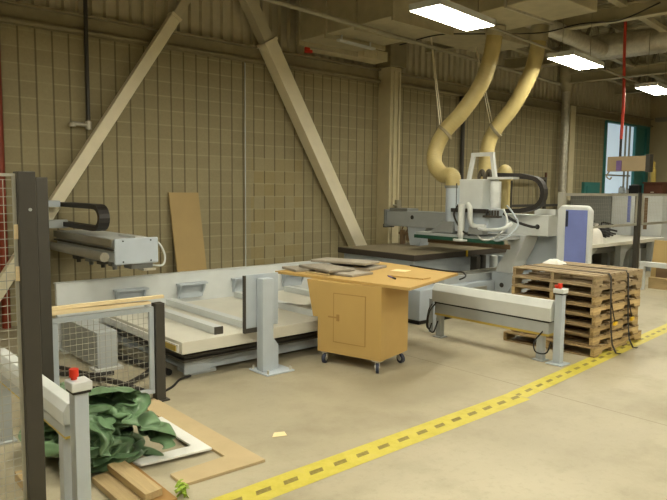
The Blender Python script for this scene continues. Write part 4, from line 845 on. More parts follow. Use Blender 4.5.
MB().tube(spline([(3.13, 6.6, 1.18), (3.19, 6.56, 1.12), (3.23, 6.53, 1.0), (3.2, 6.53, .9), (3.1, 6.58, .9)], 8), .011, 8).build('hose', 'white', ar)

bd = MB(); bd.hexa([(4.36,8.32,0),(4.84,8.32,0),(4.84,8.345,0),(4.36,8.345,0),(4.31,8.565,1.68),(4.79,8.565,1.68),(4.79,8.59,1.68),(4.31,8.59,1.68)])
tag(bd.build('mdf_sheet', 'mdf', bevel=.002), 'tall narrow brown sheet leaning against the block wall', 'board')

# ------------------------------------------------------------------ rolling cart
ct = thing('rolling_cart', 'brown cart on four castors with an overhanging table top', 'cart', (4.45, 4.65, 0))
ca, cb = V((4.085, 4.91)), V((4.27, 4.195)); u = (cb-ca).normalized(); w = V((-u.y, u.x)); 
if w.x < 0: w = -w
Lc, Dc = (cb-ca).length, .55
def cp(s, t): q = ca + u*s + w*t; return (q.x, q.y)
MB().prism([cp(0, 0), cp(Lc, 0), cp(Lc, Dc), cp(0, Dc)], 'z', .115, .832).build('cabinet', 'mdfcart', ct, .003)
dr = MB().prism([cp(.2, -.004), cp(.56, -.004), cp(.56, -.0002), cp(.2, -.0002)], 'z', .24, .72).build('door', 'mdfcart', ct)
b = MB()
for s0, s1, z0, z1 in ((.192, .2, .232, .728), (.56, .568, .232, .728), (.192, .568, .232, .24), (.192, .568, .72, .728)): b.prism([cp(s0, -.0042), cp(s1, -.0042), cp(s1, -.0001), cp(s0, -.0001)], 'z', z0, z1)
b.build('door_groove', 'mdfgroove', dr)
b = MB(); b.prism([cp(.13, -.006), cp(.26, -.006), cp(.26, -.0043), cp(.13, -.0043)], 'z', .475, .49); b.prism([cp(.235, -.012), cp(.265, -.012), cp(.265, -.0043), cp(.235, -.0043)], 'z', .45, .515); b.build('latch', 'mdfgroove', dr)
MB().prism([(4.058,5.607),(4.325,3.887),(5.525,4.275),(5.64,5.72)], 'z', .834, .862).build('table_top', 'mdfcart', ct, .003)
a0 = V(cp(-.012, .02)); a1 = a0 - u*.16
b = MB(); b.hexa([(a0.x, a0.y, .46), (a0.x+w.x*.45, a0.y+w.y*.45, .46), (a0.x+w.x*.45-u.x*.06, a0.y+w.y*.45-u.y*.06, .46), (a0.x-u.x*.06, a0.y-u.y*.06, .46),
    (a0.x, a0.y, .833), (a0.x+w.x*.45, a0.y+w.y*.45, .833), (a0.x+w.x*.45-u.x*.14, a0.y+w.y*.45-u.y*.14, .833), (a0.x-u.x*.14, a0.y-u.y*.14, .833)])
b.build('support_wing', 'mdfcart', ct)
for s, t, tw in ((.08, .04, 3.6), (Lc-.05, .03, 3.9), (Lc-.06, Dc-.08, 4.6), (.08, Dc-.07, 3.4)):
    x, y = cp(s, t); d = V((math.cos(tw), math.sin(tw), 0)); n = V((-d.y, d.x, 0)); c = V((x, y, .048)) + d*.035
    wl = MB().cyl(c-n*.014, c+n*.016, .048, 18).build('caster_wheel', 'wheel', ct)
    MB().cyl(c-n*.018, c+n*.018, .022, 12).build('hub', 'white', wl)
    b = MB(); b.box(x-.04, x+.04, y-.04, y+.04, .106, .1145)
    for sg in (-1, 1): b.bar(V((x, y, .105))+n*sg*.02, c+n*sg*.022, .04, .005, n)
    b.build('caster_fork', 'galv', ct)

def slab_at(name, m, c, sx, sy, h, rot, label, cat, group=None, tilt=None):
    b = MB(); 
    if tilt is None: b.rbox((c[0], c[1], c[2]+h/2), sx, sy, h, rot)
    else:
        R = Matrix.Rotation(rot, 3, 'Z') @ Matrix.Rotation(tilt[0], 3, 'X') @ Matrix.Rotation(tilt[1], 3, 'Y')
        b.hexa([V(c) + V((0, 0, h/2)) + R @ V((a*sx/2, d*sy/2, k*h/2)) for k in (-1, 1) for a, d in ((-1,-1),(1,-1),(1,1),(-1,1))])
    return tag(b.build(name, m, bevel=.006 if h > .015 else .001), label, cat, group)
G = 'grey felt pads on the cart'
slab_at('felt_pad', 'felt', (4.4, 5.49, .863), .44, .34, .028, -.2, 'grey felt pad at the far left edge of the cart top', 'pad', G)
slab_at('felt_pad', 'felt', (4.5, 4.98, .863), .34, .52, .026, .12, 'grey felt pad lying lowest, nearest the front edge of the cart', 'pad', G)
slab_at('felt_pad', 'felt', (4.95, 5.3, .863), .4, .62, .03, .3, 'grey felt pad at the right end of the pile on the cart', 'pad', G)
slab_at('felt_pad', 'felt', (4.46, 5.22, .892), .34, .6, .026, -.12, 'grey felt pad laid crosswise second in the pile on the cart', 'pad', G)
slab_at('felt_pad', 'felt', (4.86, 5.36, .921), .36, .7, .028, .34, 'grey felt pad lying slanted on top of the pile on the cart', 'pad', G, (.0, .02))
slab_at('wood_offcut', 'plank', (4.235, 5.1, .863), .03, .32, .018, .16, 'thin reddish batten beside the felt pads on the cart', 'offcut')
slab_at('paper_note', 'paper', (5.16, 4.78, .863), .16, .18, .004, .3, 'pale square of paper on the cart top', 'paper')
slab_at('wood_offcut', 'mdfcart', (4.83, 4.36, .863), .15, .42, .014, .2, 'flat yellowish offcut near the front corner of the cart top', 'offcut')
pn = thing('marker_pen', 'dark purple marker pen lying beside the flat offcut on the cart', 'pen', (4.66, 4.42, .863))
MB().cyl((4.70, 4.52, .87), (4.64, 4.4, .87), .008, 10).build('barrel', 'purple', pn); MB().cyl((4.64, 4.4, .87), (4.61, 4.34, .87), .0095, 10).build('cap', 'black', pn)
tag(MB().tube(spline([(5.56, 5.0, .872), (5.52, 4.75, .872), (5.5, 4.5, .872), (5.5, 4.3, .875), (5.49, 4.18, .88), (5.42, 4.1, .85), (5.36, 4.13, .82)], 8), .009, 8).build('cable', 'black'), 'black cable lying along the back edge of the cart top and hooking over its corner', 'cable')

# ------------------------------------------------------------------ stack of pallets
def make_pallet(L, Wd, sfx, label, loc):
    """notched-stringer pallet, length L along x (stringers), Wd along y, .11 high"""
    H = .108
    t = thing('pallet', label, 'pallet', loc, 'wooden pallets in the strapped stack')
    b = MB(); n = 8; bw = .092
    for i in range(n):
        x = -L/2 + bw/2 + (L-bw)*i/(n-1); b.box(x-bw/2, x+bw/2, -Wd/2, Wd/2, H-.017, H-.001)
    b.build('top_deck', 'palletdeck'+sfx, t, .002)
    b = MB()
    for i, x in enumerate((-L/2+.06, -.15, .18, L/2-.06)): b.box(x-.055, x+.055, -Wd/2, Wd/2, .0005, .015)
    b.build('bottom_deck', 'palletdeck'+sfx, t, .002)
    for y in (-Wd/2+.022, 0, Wd/2-.022):
        z0, z1 = .0155, H-.0175; nt = .036
        poly = [(-L/2, z0)]
        for c in (-L*.25, L*.25): poly += [(c-.13, z0), (c-.11, z0+nt), (c+.11, z0+nt), (c+.13, z0)]
        poly += [(L/2, z0), (L/2, z1), (-L/2, z1)]
        MB().prism(poly, 'y', y-.02, y+.02).build('stringer', 'palletstr'+sfx, t)
    return t
PH = .1085
plabs = ['longest pallet, at the very bottom of the strapped stack on the floor', 'grey weathered pallet second from the bottom of the strapped stack', 'pallet third from the bottom of the strapped stack',
         'pallet fourth from the bottom of the strapped stack', 'pallet fourth from the top of the strapped stack', 'pallet third from the top of the strapped stack',
         'weathered pallet second from the top of the strapped stack', 'weathered grey-brown pallet on top of the strapped stack']
def place(p, corner, ang, L, Wd, z):
    c = V(corner) + Matrix.Rotation(ang, 2) @ V((L/2, Wd/2)); p.location = (c.x, c.y, z); p.rotation_euler = (0, 0, ang)
make = make_pallet(1.3, 1.08, '', plabs[0], (0, 0, 0)); place(make, (6.425, 3.165), math.radians(3.2), 1.3, 1.08, .002)
base = make_pallet(1.04, 1.03, '', plabs[1], (0, 0, 0)); top = make_pallet(1.04, 1.03, 'top', plabs[6], (0, 0, 0))
jit = [(.015, .02, -1.2), (.0, .01, -.5), (.012, .0, .6), (-.005, .015, -1.6), (.008, .01, -.8), (.0, .02, -2.2), (.01, .012, -1.8)]
for k in range(1, 8):
    src = base if k < 6 else top
    p = src if k in (1, 6) else dup(src, (0, 0, 0), 0, plabs[k])
    dx, dy, a = jit[k-1]; place(p, (6.44+dx, 3.18+dy), math.radians(a), 1.04, 1.03, .002+k*PH)
def strap(x, label):
    zt = .002+8*PH
    r = thing('ratchet_strap', label, 'strap', (x, 3.15, 0), 'straps around the pallet stack')
    pts = [(x+.09, 3.06, .008), (x+.06, 3.1, .012), (x+.05, 3.14, .1), (x+.03, 3.155, .3), (x+.01, 3.16, .6), (x, 3.165, zt-.03), (x, 3.19, zt+.006), (x-.01, 3.7, zt+.004), (x-.01, 4.2, zt+.006), (x-.01, 4.265, zt-.02), (x-.01, 4.27, .3), (x-.01, 4.28, .04)]
    MB().ribbon(pts, .035, .003, (1, .04, 0)).build('webbing', 'strapblk', r)
    MB().rbox((x+.075, 3.13, .33), .1, .03, .035, .2).build('ratchet', 'yellow', r, .005, label='yellow ratchet')
    MB().tube([(x+.02, 3.155, .56), (x+.05, 3.14, .42), (x+.06, 3.13, .36)], .006, 6).build('loose_end', 'strapblk', r)
strap(6.72, 'black strap with a yellow ratchet near the front corner of the pallet stack'); strap(7.13, 'black strap with a yellow ratchet towards the far end of the pallet stack')
b = MB(); 
vs = []; N = 14
for i in range(N+1):
    for j in range(N+1):
        x, y = i/N-.5, j/N-.5; e = max(0, 1-(2*max(abs(x), abs(y)))**3)
        vs.append((7.12+x*.17, 4.06+y*.24, .002+8*PH+.004+e*(.035+.05*abs(noise.noise(V((x*6, y*6, 2)))))))
b.add(vs, [(i*(N+1)+j, (i+1)*(N+1)+j, (i+1)*(N+1)+j+1, i*(N+1)+j+1) for i in range(N) for j in range(N)], True)
tag(b.build('plastic_bag', 'plastic_white'), 'crumpled white plastic bag lying on the top pallet', 'bag')

# ------------------------------------------------------------------ CNC router
cn = thing('cnc_router', 'large grey gantry routing machine with a flat bed, behind the cart and the pallets', 'machine', (8.0, 6.5, 0))
MB().box(6.25, 9.6, 5.45, 7.85, 0, .06).build('plinth', 'black', cn)
MB().box(6.2, 9.6, 5.4, 7.9, .06, .46).build('machine_base', 'bluegrey', cn, .01)
MB().box(6.82, 9.55, 6.06, 7.55, .46, .7448).build('bed_frame', 'grey', cn, .006)
MB().box(6.75, 9.6, 6.0, 7.62, .745, .828).build('bed_edge', 'spoiledge', cn)
MB().box(6.755, 9.595, 6.005, 7.555, .8282, .836).build('bed_top', 'spoil', cn)
MB().box(7.93, 7.96, 5.985, 5.999, .74, .84).build('yellow_clip', 'yellow', cn)
MB().box(6.8, 9.55, 5.5, 5.72, .46, .56).build('rail_bed', 'grey', cn, .006)
MB().box(6.9, 9.5, 5.56, 5.64, .56, .6).build('rail', 'alu', cn)
MB().box(6.5, 7.6, 5.36, 5.399, .3, .4).build('side_tray', 'alu', cn, .004)
for k, (x, y, r, z0, z1, m) in enumerate(((8.42, 5.84, .06, .56, .74, 'white'), (8.68, 5.86, .06, .46, .72, 'bluegrey'), (8.2, 5.88, .05, .46, .76, 'dark'))):
    MB().cyl((x, y, z0 if z0 > .5 else .46), (x, y, z1), r, 18).build('vacuum_pump', m, cn)
MB().box(8.0, 8.1, 5.85, 5.97, .46, .75).build('valve_block', 'dark', cn, .004)
# gantry
b = MB(); b.cyl((8.0, 7.38, .84), (8.0, 7.38, 1.08), .05, 12); b.cyl((8.02, 7.26, .9), (8.02, 7.26, 1.02), .045, 12); b.box(7.97, 8.05, 7.2, 7.45, 1.0, 1.04); b.tube(spline([(8.0, 7.3, 1.04), (7.98, 7.25, 1.12), (8.0, 7.35, 1.16), (8.0, 7.42, 1.02)], 6), .012, 6)
b.build('air_preparation_unit', 'brownsheet', cn)
MB().box(7.9, 8.18, 4.62, 5.6, 1.135, 1.42).build('gantry_beam', 'white', cn, .006)
MB().box(7.92, 8.18, 5.6, 7.68, 1.14, 1.4).build('gantry_beam', 'grey', cn, .006)
MB().box(7.88, 8.2, 7.6805, 7.72, 1.12, 1.415).build('beam_end_plate', 'midgrey', cn, .004)
MB().cyl((7.919, 7.1, 1.3), (7.914, 7.1, 1.3), .035, 16).build('beam_port', 'black', cn)
MB().cyl((7.899, 5.2, 1.345), (7.895, 5.2, 1.345), .018, 12).build('beam_port', 'black', cn)
MB().box(7.95, 8.15, 7.7205, 7.8, 1.1, 1.16).build('beam_stop', 'black', cn)
MB().box(7.9, 8.18, 7.2, 7.6, 1.402, 1.44).build('cable_tray', 'midgrey', cn)
MB().prism([(7.22,1.139),(6.8,1.139),(6.92,.98),(6.95,.837),(7.16,.837),(7.2,1.0)], 'x', 7.94, 8.16).build('gantry_leg', 'bluegrey', cn, .006, label='far gantry leg')
MB().prism([(5.22,1.134),(4.92,1.134),(4.99,.95),(5.1,.75),(5.13,.58),(5.4,.58),(5.37,.68),(5.27,.82),(5.2,.95)], 'x', 7.84, 8.18).build('gantry_leg', 'white2', cn, .008, label='near gantry leg')
MB().prism([(5.45,.58),(5.05,.58),(5.05,.52),(5.16,.3),(5.39,.3),(5.39,.42),(5.45,.48)], 'x', 7.82, 8.2).build('gantry_foot', 'bluegrey', cn, .008)
MB().cyl((7.819, 5.27, .4), (7.814, 5.27, .4), .035, 14).build('foot_port', 'dark', cn)
MB().box(8.19, 8.25, 4.5, 5.3, .5, 1.134).build('side_guard', 'bluegrey', cn, .006)
gc = MB().prism([(4.555,.06),(4.075,.06),(4.075,1.50),(4.13,1.565),(4.50,1.565),(4.555,1.51)], 'x', 8.0, 8.1).build('guard_cabinet', 'white2', cn, .03)
MB().box(7.992, 7.999, 4.12, 4.425, .8, 1.505).build('cabinet_window', 'blueglass', gc, label='blue tinted window')
MB().box(7.985, 7.9915, 4.385, 4.42, 1.28, 1.49).build('control_strip', 'wheel', gc)
MB().box(7.9915, 7.9918, 4.2, 4.34, 1.29, 1.293).build('window_mark', 'bluegrey', gc) if False else None
# machining head
MB().box(7.5, 7.899, 5.42, 5.83, 1.49, 1.91).build('head_cover', 'white', cn, .012)
MB().box(7.42, 7.899, 5.25, 5.85, 1.16, 1.4899).build('head_carriage', 'bluegrey', cn, .015)
b = MB()
for p, q in (((7.62, 5.75, 1.91), (7.62, 5.68, 2.25)), ((7.62, 5.3, 1.91), (7.62, 5.36, 2.25)), ((7.62, 5.71, 2.26), (7.62, 5.33, 2.26))): b.bar(p, q, .05, .055)
b.build('hose_frame', 'white', cn, .004)
MB().cyl((7.6, 5.27, 1.5), (7.6, 5.27, 1.88), .075, 18).build('spindle_motor', 'white2', cn)
MB().box(7.6, 7.78, 5.02, 5.42, 1.9105, 1.94).build('chain_tray', 'white', cn)
for y in (5.5, 5.62):
    MB().tube([(7.75, y+.05*math.cos(t), 1.88+.14*math.sin(t)+.02) for t in [PI*k/10 for k in range(11)]], .024, 10).build('head_hose', 'chainbrown', cn)
MB().tube([(7.5, 5.93, 1.2), (7.5, 5.93, 1.82)], .112, 22).build('dust_tube', 'bluegrey', cn)
MB().hexa([(7.35,5.82,1.13),(7.65,5.82,1.13),(7.65,6.22,1.13),(7.35,6.22,1.13),(7.39,5.84,1.3),(7.61,5.84,1.3),(7.61,6.05,1.3),(7.39,6.05,1.3)]).build('dust_hood', 'midgrey', cn, .006)
MB().cyl((7.3, 5.62, 1.12), (7.3, 5.62, 1.56), .05, 16).build('drill_spindle', 'white', cn)
MB().cyl((7.3, 5.62, 1.1), (7.3, 5.62, 1.2), .03, 12).build('drill_chuck', 'midgrey', cn)
MB().cyl((7.3, 5.62, 1.04), (7.3, 5.62, 1.065), .11, 20).cyl((7.3, 5.62, 1.065), (7.3, 5.62, 1.12), .035, 12).build('suction_foot', 'white', cn)
MB().tube(spline([(7.3, 5.52, 1.56), (7.28, 5.46, 1.5), (7.28, 5.45, 1.35), (7.32, 5.42, 1.26), (7.36, 5.25, 1.25)], 8), [.036]*33, 12).build('saw_arm', 'white', cn)
MB().tube(spline([(7.36, 5.5, 1.24), (7.3, 5.2, 1.22), (7.3, 4.95, 1.24), (7.4, 4.86, 1.32)], 8), .026, 10).build('air_hose', 'white2', cn)
MB().tube(spline([(7.35, 5.4, 1.15), (7.3, 5.25, 1.08), (7.32, 5.1, 1.1), (7.4, 4.98, 1.22), (7.5, 5.0, 1.35), (7.55, 5.1, 1.5)], 8), .014, 8).build('air_hose', 'white', cn)
MB().tube(spline([(7.35, 5.15, 1.12), (7.28, 5.0, 1.08), (7.3, 4.85, 1.15), (7.45, 4.8, 1.3), (7.55, 4.95, 1.45), (7.55, 5.05, 1.55)], 8), .012, 8).build('air_hose', 'bluegrey', cn)
MB().tube(spline([(7.3, 5.68, 1.55), (7.26, 5.72, 1.4), (7.28, 5.6, 1.2), (7.34, 5.5, 1.12)], 8), .013, 8).build('air_hose', 'black', cn)
MB().tube(spline([(7.55, 5.1, 1.44), (7.6, 4.95, 1.34), (7.75, 4.8, 1.27), (7.88, 4.78, 1.26)], 8), .02, 8).build('air_hose', 'black', cn)
MB().cyl((7.89, 4.78, 1.26), (7.899, 4.78, 1.26), .035, 14).build('hose_gland', 'black', cn)
b = MB()
for k in range(5): b.cyl((7.42, 5.1+k*.045, 1.4), (7.42, 5.1+k*.045, 1.48), .016, 8)
b.box(7.38, 7.46, 5.06, 5.32, 1.38, 1.41); b.build('valve_row', 'dark', cn)
MB().box(7.3, 7.42, 5.25, 5.5, 1.14, 1.24).build('tool_holder', 'midgrey', cn, .008)
MB().box(7.44, 7.49, 5.8305, 5.86, 1.5, 1.85).build('cable_duct', 'black', cn)
MB().box(7.3, 7.33, 4.92, 6.5, 1.03, 1.08).box(7.33, 7.86, 6.47, 6.5, 1.03, 1.08).build('curtain', 'green', cn)
MB().box(7.5, 7.52, 4.95, 6.4, .955, 1.019).box(7.525, 7.86, 6.38, 6.4, .955, 1.019).build('brush_skirt', 'brownsheet', cn)
MB().box(7.34, 7.899, 5.0, 6.5, 1.0801, 1.12).build('hood_plate', 'grey', cn)
P = [(7.83, 5.7, 1.985), (7.83, 5.0, 1.96), (7.83, 4.85, 1.93)]
P += [(7.83, 4.86-.2*math.sin(t), 1.72+.21*math.cos(t)) for t in [PI*k/12 for k in range(1, 12)]] + [(7.83, 4.87, 1.5), (7.83, 5.0, 1.475), (7.83, 5.23, 1.465)]
MB().box(7.36, 7.418, 5.25, 5.86, 1.44, 1.495).build('lower_chain', 'chain', cn)
MB().ribbon(P, .1, .06, (1, 0, 0)).build('cable_chain', 'chain', cn)
MB().box(7.78, 7.9, 5.24, 6.2, 1.4405, 1.49).build('chain_channel', 'chain', cn) if False else None
MB().box(8.0, 8.12, 4.58, 4.9, 1.4205, 1.5).build('junction_box', 'white', cn, .006)

# dust hoses
def ribbed(pts, r, name, label, n=16, seam=False):
    P = spline(pts, 22); R = []
    for i in range(len(P)): R.append(r*(1 + .018*math.sin(i*2.1) + .01*noise.noise(V((i*.3, r, 0)))))
    o = thing(name, label, 'hose', pts[-1], 'cream dust hoses'); MB().tube(P, R, 20).build('hose_skin', 'hose', o); return o, P
h1, P1 = ribbed([(8.0, 5.63, 4.1), (7.98, 5.71, 3.65), (7.9, 5.81, 3.28), (7.78, 6.04, 2.9), (7.68, 6.26, 2.64), (7.6, 6.37, 2.36), (7.54, 6.33, 2.14), (7.52, 6.16, 1.98), (7.5, 5.98, 1.96), (7.5, 5.94, 1.88), (7.5, 5.94, 1.78)], .116, 'dust_hose', 'thick cream dust hose curving down to the grey tube on the machining head')
MB().cyl((7.5, 5.94, 1.78), (7.5, 5.94, 1.82), .122, 20).build('hose_clamp', 'midgrey', h1)
MB().cyl((8.0, 5.65, 3.98), (8.0, 5.63, 4.115), .14, 20).build('duct_collar', 'duct', h1)
MB().cyl((7.665, 6.275, 2.6), (7.685, 6.255, 2.63), .142, 20).build('hanger_ring', 'darksteel', h1)
h2, P2 = ribbed([(8.9, 5.47, 4.2), (8.9, 5.53, 3.8), (8.9, 5.62, 3.53), (8.88, 5.87, 3.1), (8.8, 6.12, 2.76), (8.75, 6.24, 2.48), (8.72, 6.26, 2.0), (8.7, 6.25, 1.45)], .115, 'dust_hose', 'cream dust hose hanging behind the machining head, right of the first hose')
MB().cyl((8.9, 5.5, 4.02), (8.9, 5.47, 4.25), .135, 20).build('duct_collar', 'duct', h2)
MB().cyl((8.785, 6.16, 2.7), (8.8, 6.125, 2.73), .14, 20).build('hanger_ring', 'darksteel', h2)
MB().cyl((8.04, 5.43, 1.4205), (8.04, 5.43, 1.98), .085, 20).dome((8.04, 5.43, 1.98), .115, .15, 20, 8).cyl((8.04, 5.43, 1.9), (8.04, 5.43, 1.98), .115, 20).build('dust_pipe', 'hose', cn, label='short upright cream dust pipe with a rounded top')
def rope(p, q, label):
    b = MB(); P, Q = V(p), V(q); d = V((.03, .045, 0))
    b.tube([P-d*.2, Q-d], .008, 6); b.tube([P+d*.2, Q+d], .008, 6); tag(b.build('support_rope', 'brace'), label, 'rope', 'ropes holding the dust hoses')
rope((8.0, 6.92, 4.55), (7.67, 6.32, 2.62), 'pair of pale ropes running up from the first cream hose')
rope((9.1, 6.9, 4.5), (8.8, 6.2, 2.72), 'pair of pale ropes running up from the second cream hose, behind the first')

# rack frame behind the router
rk = thing('pipe_rack', 'dark open steel frame standing by the wall behind the router', 'rack', (13.3, 8.3, 0))
b = MB(); b.box(12.5, 14.0, 8.27, 8.33, 2.02, 2.08); b.build('top_bar', 'dark', rk)
b = MB(); b.box(12.5, 14.7, 8.27, 8.33, 1.38, 1.44); b.build('middle_bar', 'dark', rk)
for x in (12.5, 13.94): MB().box(x, x+.06, 8.268, 8.332, 0, 2.02).build('leg', 'dark', rk)
tag(MB().cyl((14.2, 8.42, 0), (14.2, 8.42, 2.2), .03, 8).build('riser_pipe', 'maroon'), 'thin reddish pipe rising by the wall behind the dark frame', 'pipe')

# ------------------------------------------------------------------ far right: fence, tables, store of sheets
f2 = thing('safety_fence', 'distant mesh safety fence with a dark post beyond the pallet stack', 'fence', (12.65, 5.5, 0))
MB().box(12.6, 12.72, 5.46, 5.54, 0, 1.73).build('post', 'dark', f2, .004, label='dark post')
MB().box(9.75, 9.85, 5.45, 5.55, 0, 1.73).build('post', 'wire', f2, .004)
MB().box(15.2, 15.3, 5.45, 5.55, 0, 1.73).build('post', 'wire', f2, .004)
for x0, x1 in ((9.86, 12.61), (12.83, 15.19)):
    b = MB(); frame4(b, x0, x1, 1.1, 1.72, .045, 5.5, .015); b.build('panel_frame', 'wire', f2)
    b = MB(); mesh_panel(b, x0+.045, x1-.045, 1.145, 1.675, .07, .002, 5.5); b.build('wire_mesh', 'wire', f2)
MB().box(12.725, 12.755, 5.47, 5.53, 0, 1.7).build('post_sleeve', 'wire', f2)
ot = thing('outfeed_table', 'long pale work table on curved grey brackets beyond the router', 'table', (13.0, 6.7, 0))
MB().box(11.2, 14.9, 5.85, 7.9, .68, .75).build('table_top', 'platform', ot, .006)
MB().box(11.2, 14.9, 7.905, 7.96, .7, .95).build('back_rail', 'white2', ot)
for x in (11.7, 13.2, 14.7):
    MB().prism([(x-.1, 0), (x+.06, 0), (x+.06, .3), (x+.16, .5), (x+.4, .62), (x+.4, .679), (x-.1, .679)], 'y', 6.0, 6.12).build('leg', 'grey', ot, .004)
    MB().box(x-.08, x+.06, 7.0, 7.14, 0, .679).build('leg', 'grey', ot)
MB().box(11.3, 14.8, 6.2, 6.4, .5, .6).build('cross_beam', 'midgrey', ot)
b = MB(); b.cyl((11.35, 5.95, .4), (11.65, 5.95, .42), .09, 14); b.box(11.3, 11.62, 5.88, 6.02, .2, .3); b.cyl((11.6, 5.95, .58), (11.3, 5.95, .6), .06, 12); b.box(11.35, 11.6, 5.9, 6.0, .3, .68); b.build('drive_motor', 'dark', ot)
b = MB()
for k in range(26):
    a = k*.9; c = V((13.9+.5*math.cos(k*1.7), 6.9+.22*math.sin(k*2.3), .77+.012*k*(.5+.5*math.cos(k))))
    b.tube(spline([c+V((-.35*math.cos(a), -.18*math.sin(a), 0)), c+V((0, .1, .06)), c+V((.35*math.cos(a), .2*math.sin(a), 0))], 5), .022, 6)
q = b.build('cable_heap', 'chain'); tag(q, 'dark tangled heap of cables on the far work table', 'cables', kind='stuff')
bg = MB(); bg.dome((12.0, 6.0, .751), .15, .3, 14, 7); bg.tube([(12.0, 6.0, 1.02), (12.0, 6.0, 1.08), (12.02, 6.01, 1.12)], [.03, .02, .05], 8)
tag(bg.build('white_sack', 'plastic_white'), 'white tied sack on the far work table, just right of the blue tinted window', 'sack')
gr = thing('guard_rail', 'low white rail in front of the plywood beyond the pallets', 'rail', (12.1, 4.4, 0))
MB().box(11.68, 11.76, 3.0, 5.0, .42, .51).build('rail_bar', 'white2', gr, .01)
MB().box(11.68, 11.76, 4.92, 5.0, 0, .419).build('post', 'white2', gr); MB().box(11.68, 11.76, 3.0, 3.08, 0, .419).build('post', 'white2', gr)
def sheet(x, y0, y1, z0, z1, m, label, lean=0.):
    b = MB(); b.hexa([(x,y0,z0),(x+.025,y0,z0),(x+.025,y1,z0),(x,y1,z0),(x+lean,y0,z1),(x+.025+lean,y0,z1),(x+.025+lean,y1,z1),(x+lean,y1,z1)])
    tag(b.build('plywood_sheet', m), label, 'board', 'sheets standing behind the low rail')
sheet(12.2, 3.3, 5.02, 0, .86, 'mdf', 'big brown sheet standing upright behind the low white rail', .12)
sheet(12.14, 3.2, 4.9, 0, .4, 'brownsheet', 'low dark brown sheet leaning in front of the big brown sheet', .03)
tag(MB().box(11.98, 12.1, 3.2, 4.95, 0, .2).build('timber_beam', 'plank'), 'thick brown timber beam on the floor behind the low white rail', 'timber')
k1 = thing('machine_cabinet', 'tall plain grey cabinet at the far end, left of the white one', 'cabinet', (15.4, 7.72, 0))
MB().box(15.0, 15.9, 7.16, 8.2, 0, 1.67).build('body', 'midgrey', k1, .01); MB().box(14.99, 14.999, 7.2, 8.16, .1, 1.6).build('door', 'midgrey', k1)
k2 = thing('machine_cabinet', 'white far cabinet with a blue stripe down its door', 'cabinet', (15.4, 6.9, 0))
MB().box(15.0, 15.9, 6.66, 7.14, 0, 1.68).build('body', 'white2', k2, .01); MB().box(14.985, 14.999, 6.78, 7.12, .1, 1.62).build('door', 'white2', k2); MB().box(14.99, 14.999, 6.69, 6.76, 1.05, 1.66).build('blue_stripe', 'blueglass', k2)
k3 = thing('machine_cabinet', 'narrow white far cabinet right of the blue-striped one', 'cabinet', (15.4, 6.2, 0))
MB().box(15.0, 15.6, 5.98, 6.4, 0, 1.68).build('body', 'white2', k3, .01); MB().box(14.99, 14.999, 6.3, 6.38, .9, 1.62).build('side_slot', 'brownsheet', k3)
tag(MB().box(16.3, 17.15, 8.52, 8.6, 0, 2.0).box(16.42, 17.03, 8.5, 8.52, 1.1, 1.9).build('door_1', 'teal'), 'teal painted door low in the block wall left of the window', 'door')['kind'] = 'structure'
ctr = thing('counter', 'beige counter unit below the window at the far end', 'counter', (18.0, 8.1, 0))
MB().box(17.7, 18.4, 7.75, 8.4, 0, 1.66).build('body', 'column', ctr); MB().box(17.65, 18.45, 7.73, 8.42, 1.66, 1.71).build('counter_top', 'dark', ctr)
for x, y, s, h, m, lab in ((18.0, 8.3, .12, .16, 'white2', 'small white appliance at the left end of the counter'), (18.0, 8.12, .1, .1, 'plastic_white', 'low pale box on the counter'), (18.0, 7.93, .22, .22, 'black', 'black box-shaped appliance at the right end of the counter')):
    t = thing('appliance', lab, 'appliance', (x, y, 1.711)); MB().box(x-s/2, x+s/2, y-s/2*1.2, y+s/2*1.2, 1.711, 1.711+h).build('case', m, t, .01); MB().box(x-s/3, x+s/3, y-s/3, y+s/3, 1.711+h, 1.711+h+.03).build('lid', 'midgrey', t)
mc = thing('drawer_chest', 'dark red-brown wooden chest by the end wall, right of the counter', 'chest', (18.2, 7.45, 0))
MB().box(18.0, 18.5, 7.22, 7.7, 0, 1.98).build('carcass', 'maroon', mc, .006); MB().box(17.95, 18.55, 7.2, 7.72, 1.98, 2.02).build('top_board', 'maroon', mc)
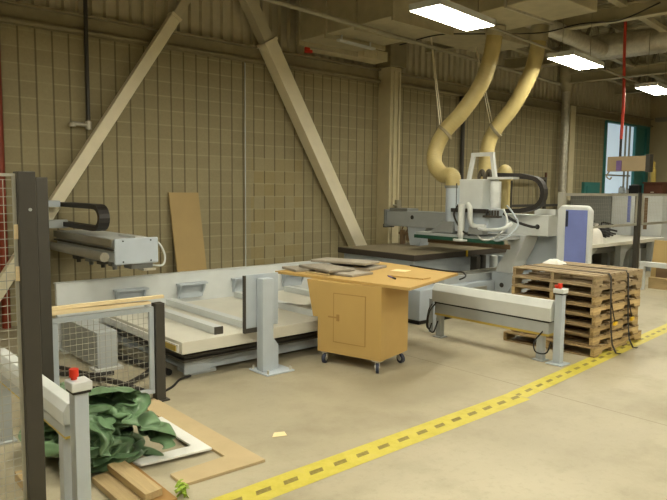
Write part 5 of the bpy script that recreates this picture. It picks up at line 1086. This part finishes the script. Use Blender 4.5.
for z in (.3, .72, 1.14, 1.56):
    o = MB().box(17.985, 17.999, 7.26, 7.66, z, z+.36).build('drawer', 'maroon', mc); MB().box(17.965, 17.984, 7.42, 7.5, z+.17, z+.2).build('handle', 'galv', o)
b = MB(); b.cyl((18.2, 7.55, 2.021), (18.2, 7.55, 2.35), .07, 14); b.dome((18.2, 7.55, 2.35), .07, .06); b.cyl((18.2, 7.55, 2.4), (18.2, 7.55, 2.58), .04, 10)
tag(b.build('yellow_bottle', 'yellowedge'), 'tall yellow bottle standing on the dark red-brown chest', 'bottle')
# hoist with red hose
lh = thing('vacuum_lifter', 'wide brown lifting beam hanging in front of the window on a red hose', 'lifter', (11.6, 5.3, 2.1))
MB().box(11.55, 11.68, 4.93, 5.62, 2.12, 2.385).build('beam_cover', 'card', lh, .006); MB().box(11.54, 11.69, 4.86, 4.929, 2.1, 2.41).build('end_cap', 'dark', lh)
MB().tube(spline([(11.6, 5.6, 2.12), (11.6, 5.645, 2.03), (11.6, 5.58, 1.98), (11.6, 5.55, 2.02)], 5), .012, 6).build('hook', 'darksteel', lh); MB().box(11.5, 11.549, 5.35, 5.43, 2.13, 2.31).build('control_handle', 'purple', lh)
MB().cyl((11.6, 5.41, 2.386), (11.6, 5.41, 2.7), .022, 10).build('swivel_hook', 'black', lh)
MB().tube(spline([(11.6, 5.44, 4.95), (11.6, 5.43, 4.2), (11.6, 5.4, 3.4), (11.6, 5.41, 2.7)], 8), .026, 10).build('supply_hose', 'redhose', lh, label='red supply hose')
MB().box(11.5, 11.7, 5.34, 5.54, 4.95, 5.39).build('trolley', 'darksteel', lh)

# ------------------------------------------------------------------ colour management
W0 = bpy.data.worlds.new('world'); S.world = W0; W0.use_nodes = True
W0.node_tree.nodes['Background'].inputs[0].default_value = (.5, .45, .36, 1); W0.node_tree.nodes['Background'].inputs[1].default_value = .05
S.view_settings.view_transform = 'Standard'; S.view_settings.look = 'None'; S.view_settings.gamma = 1; S.view_settings.use_curve_mapping = False
S.view_settings.exposure = .42
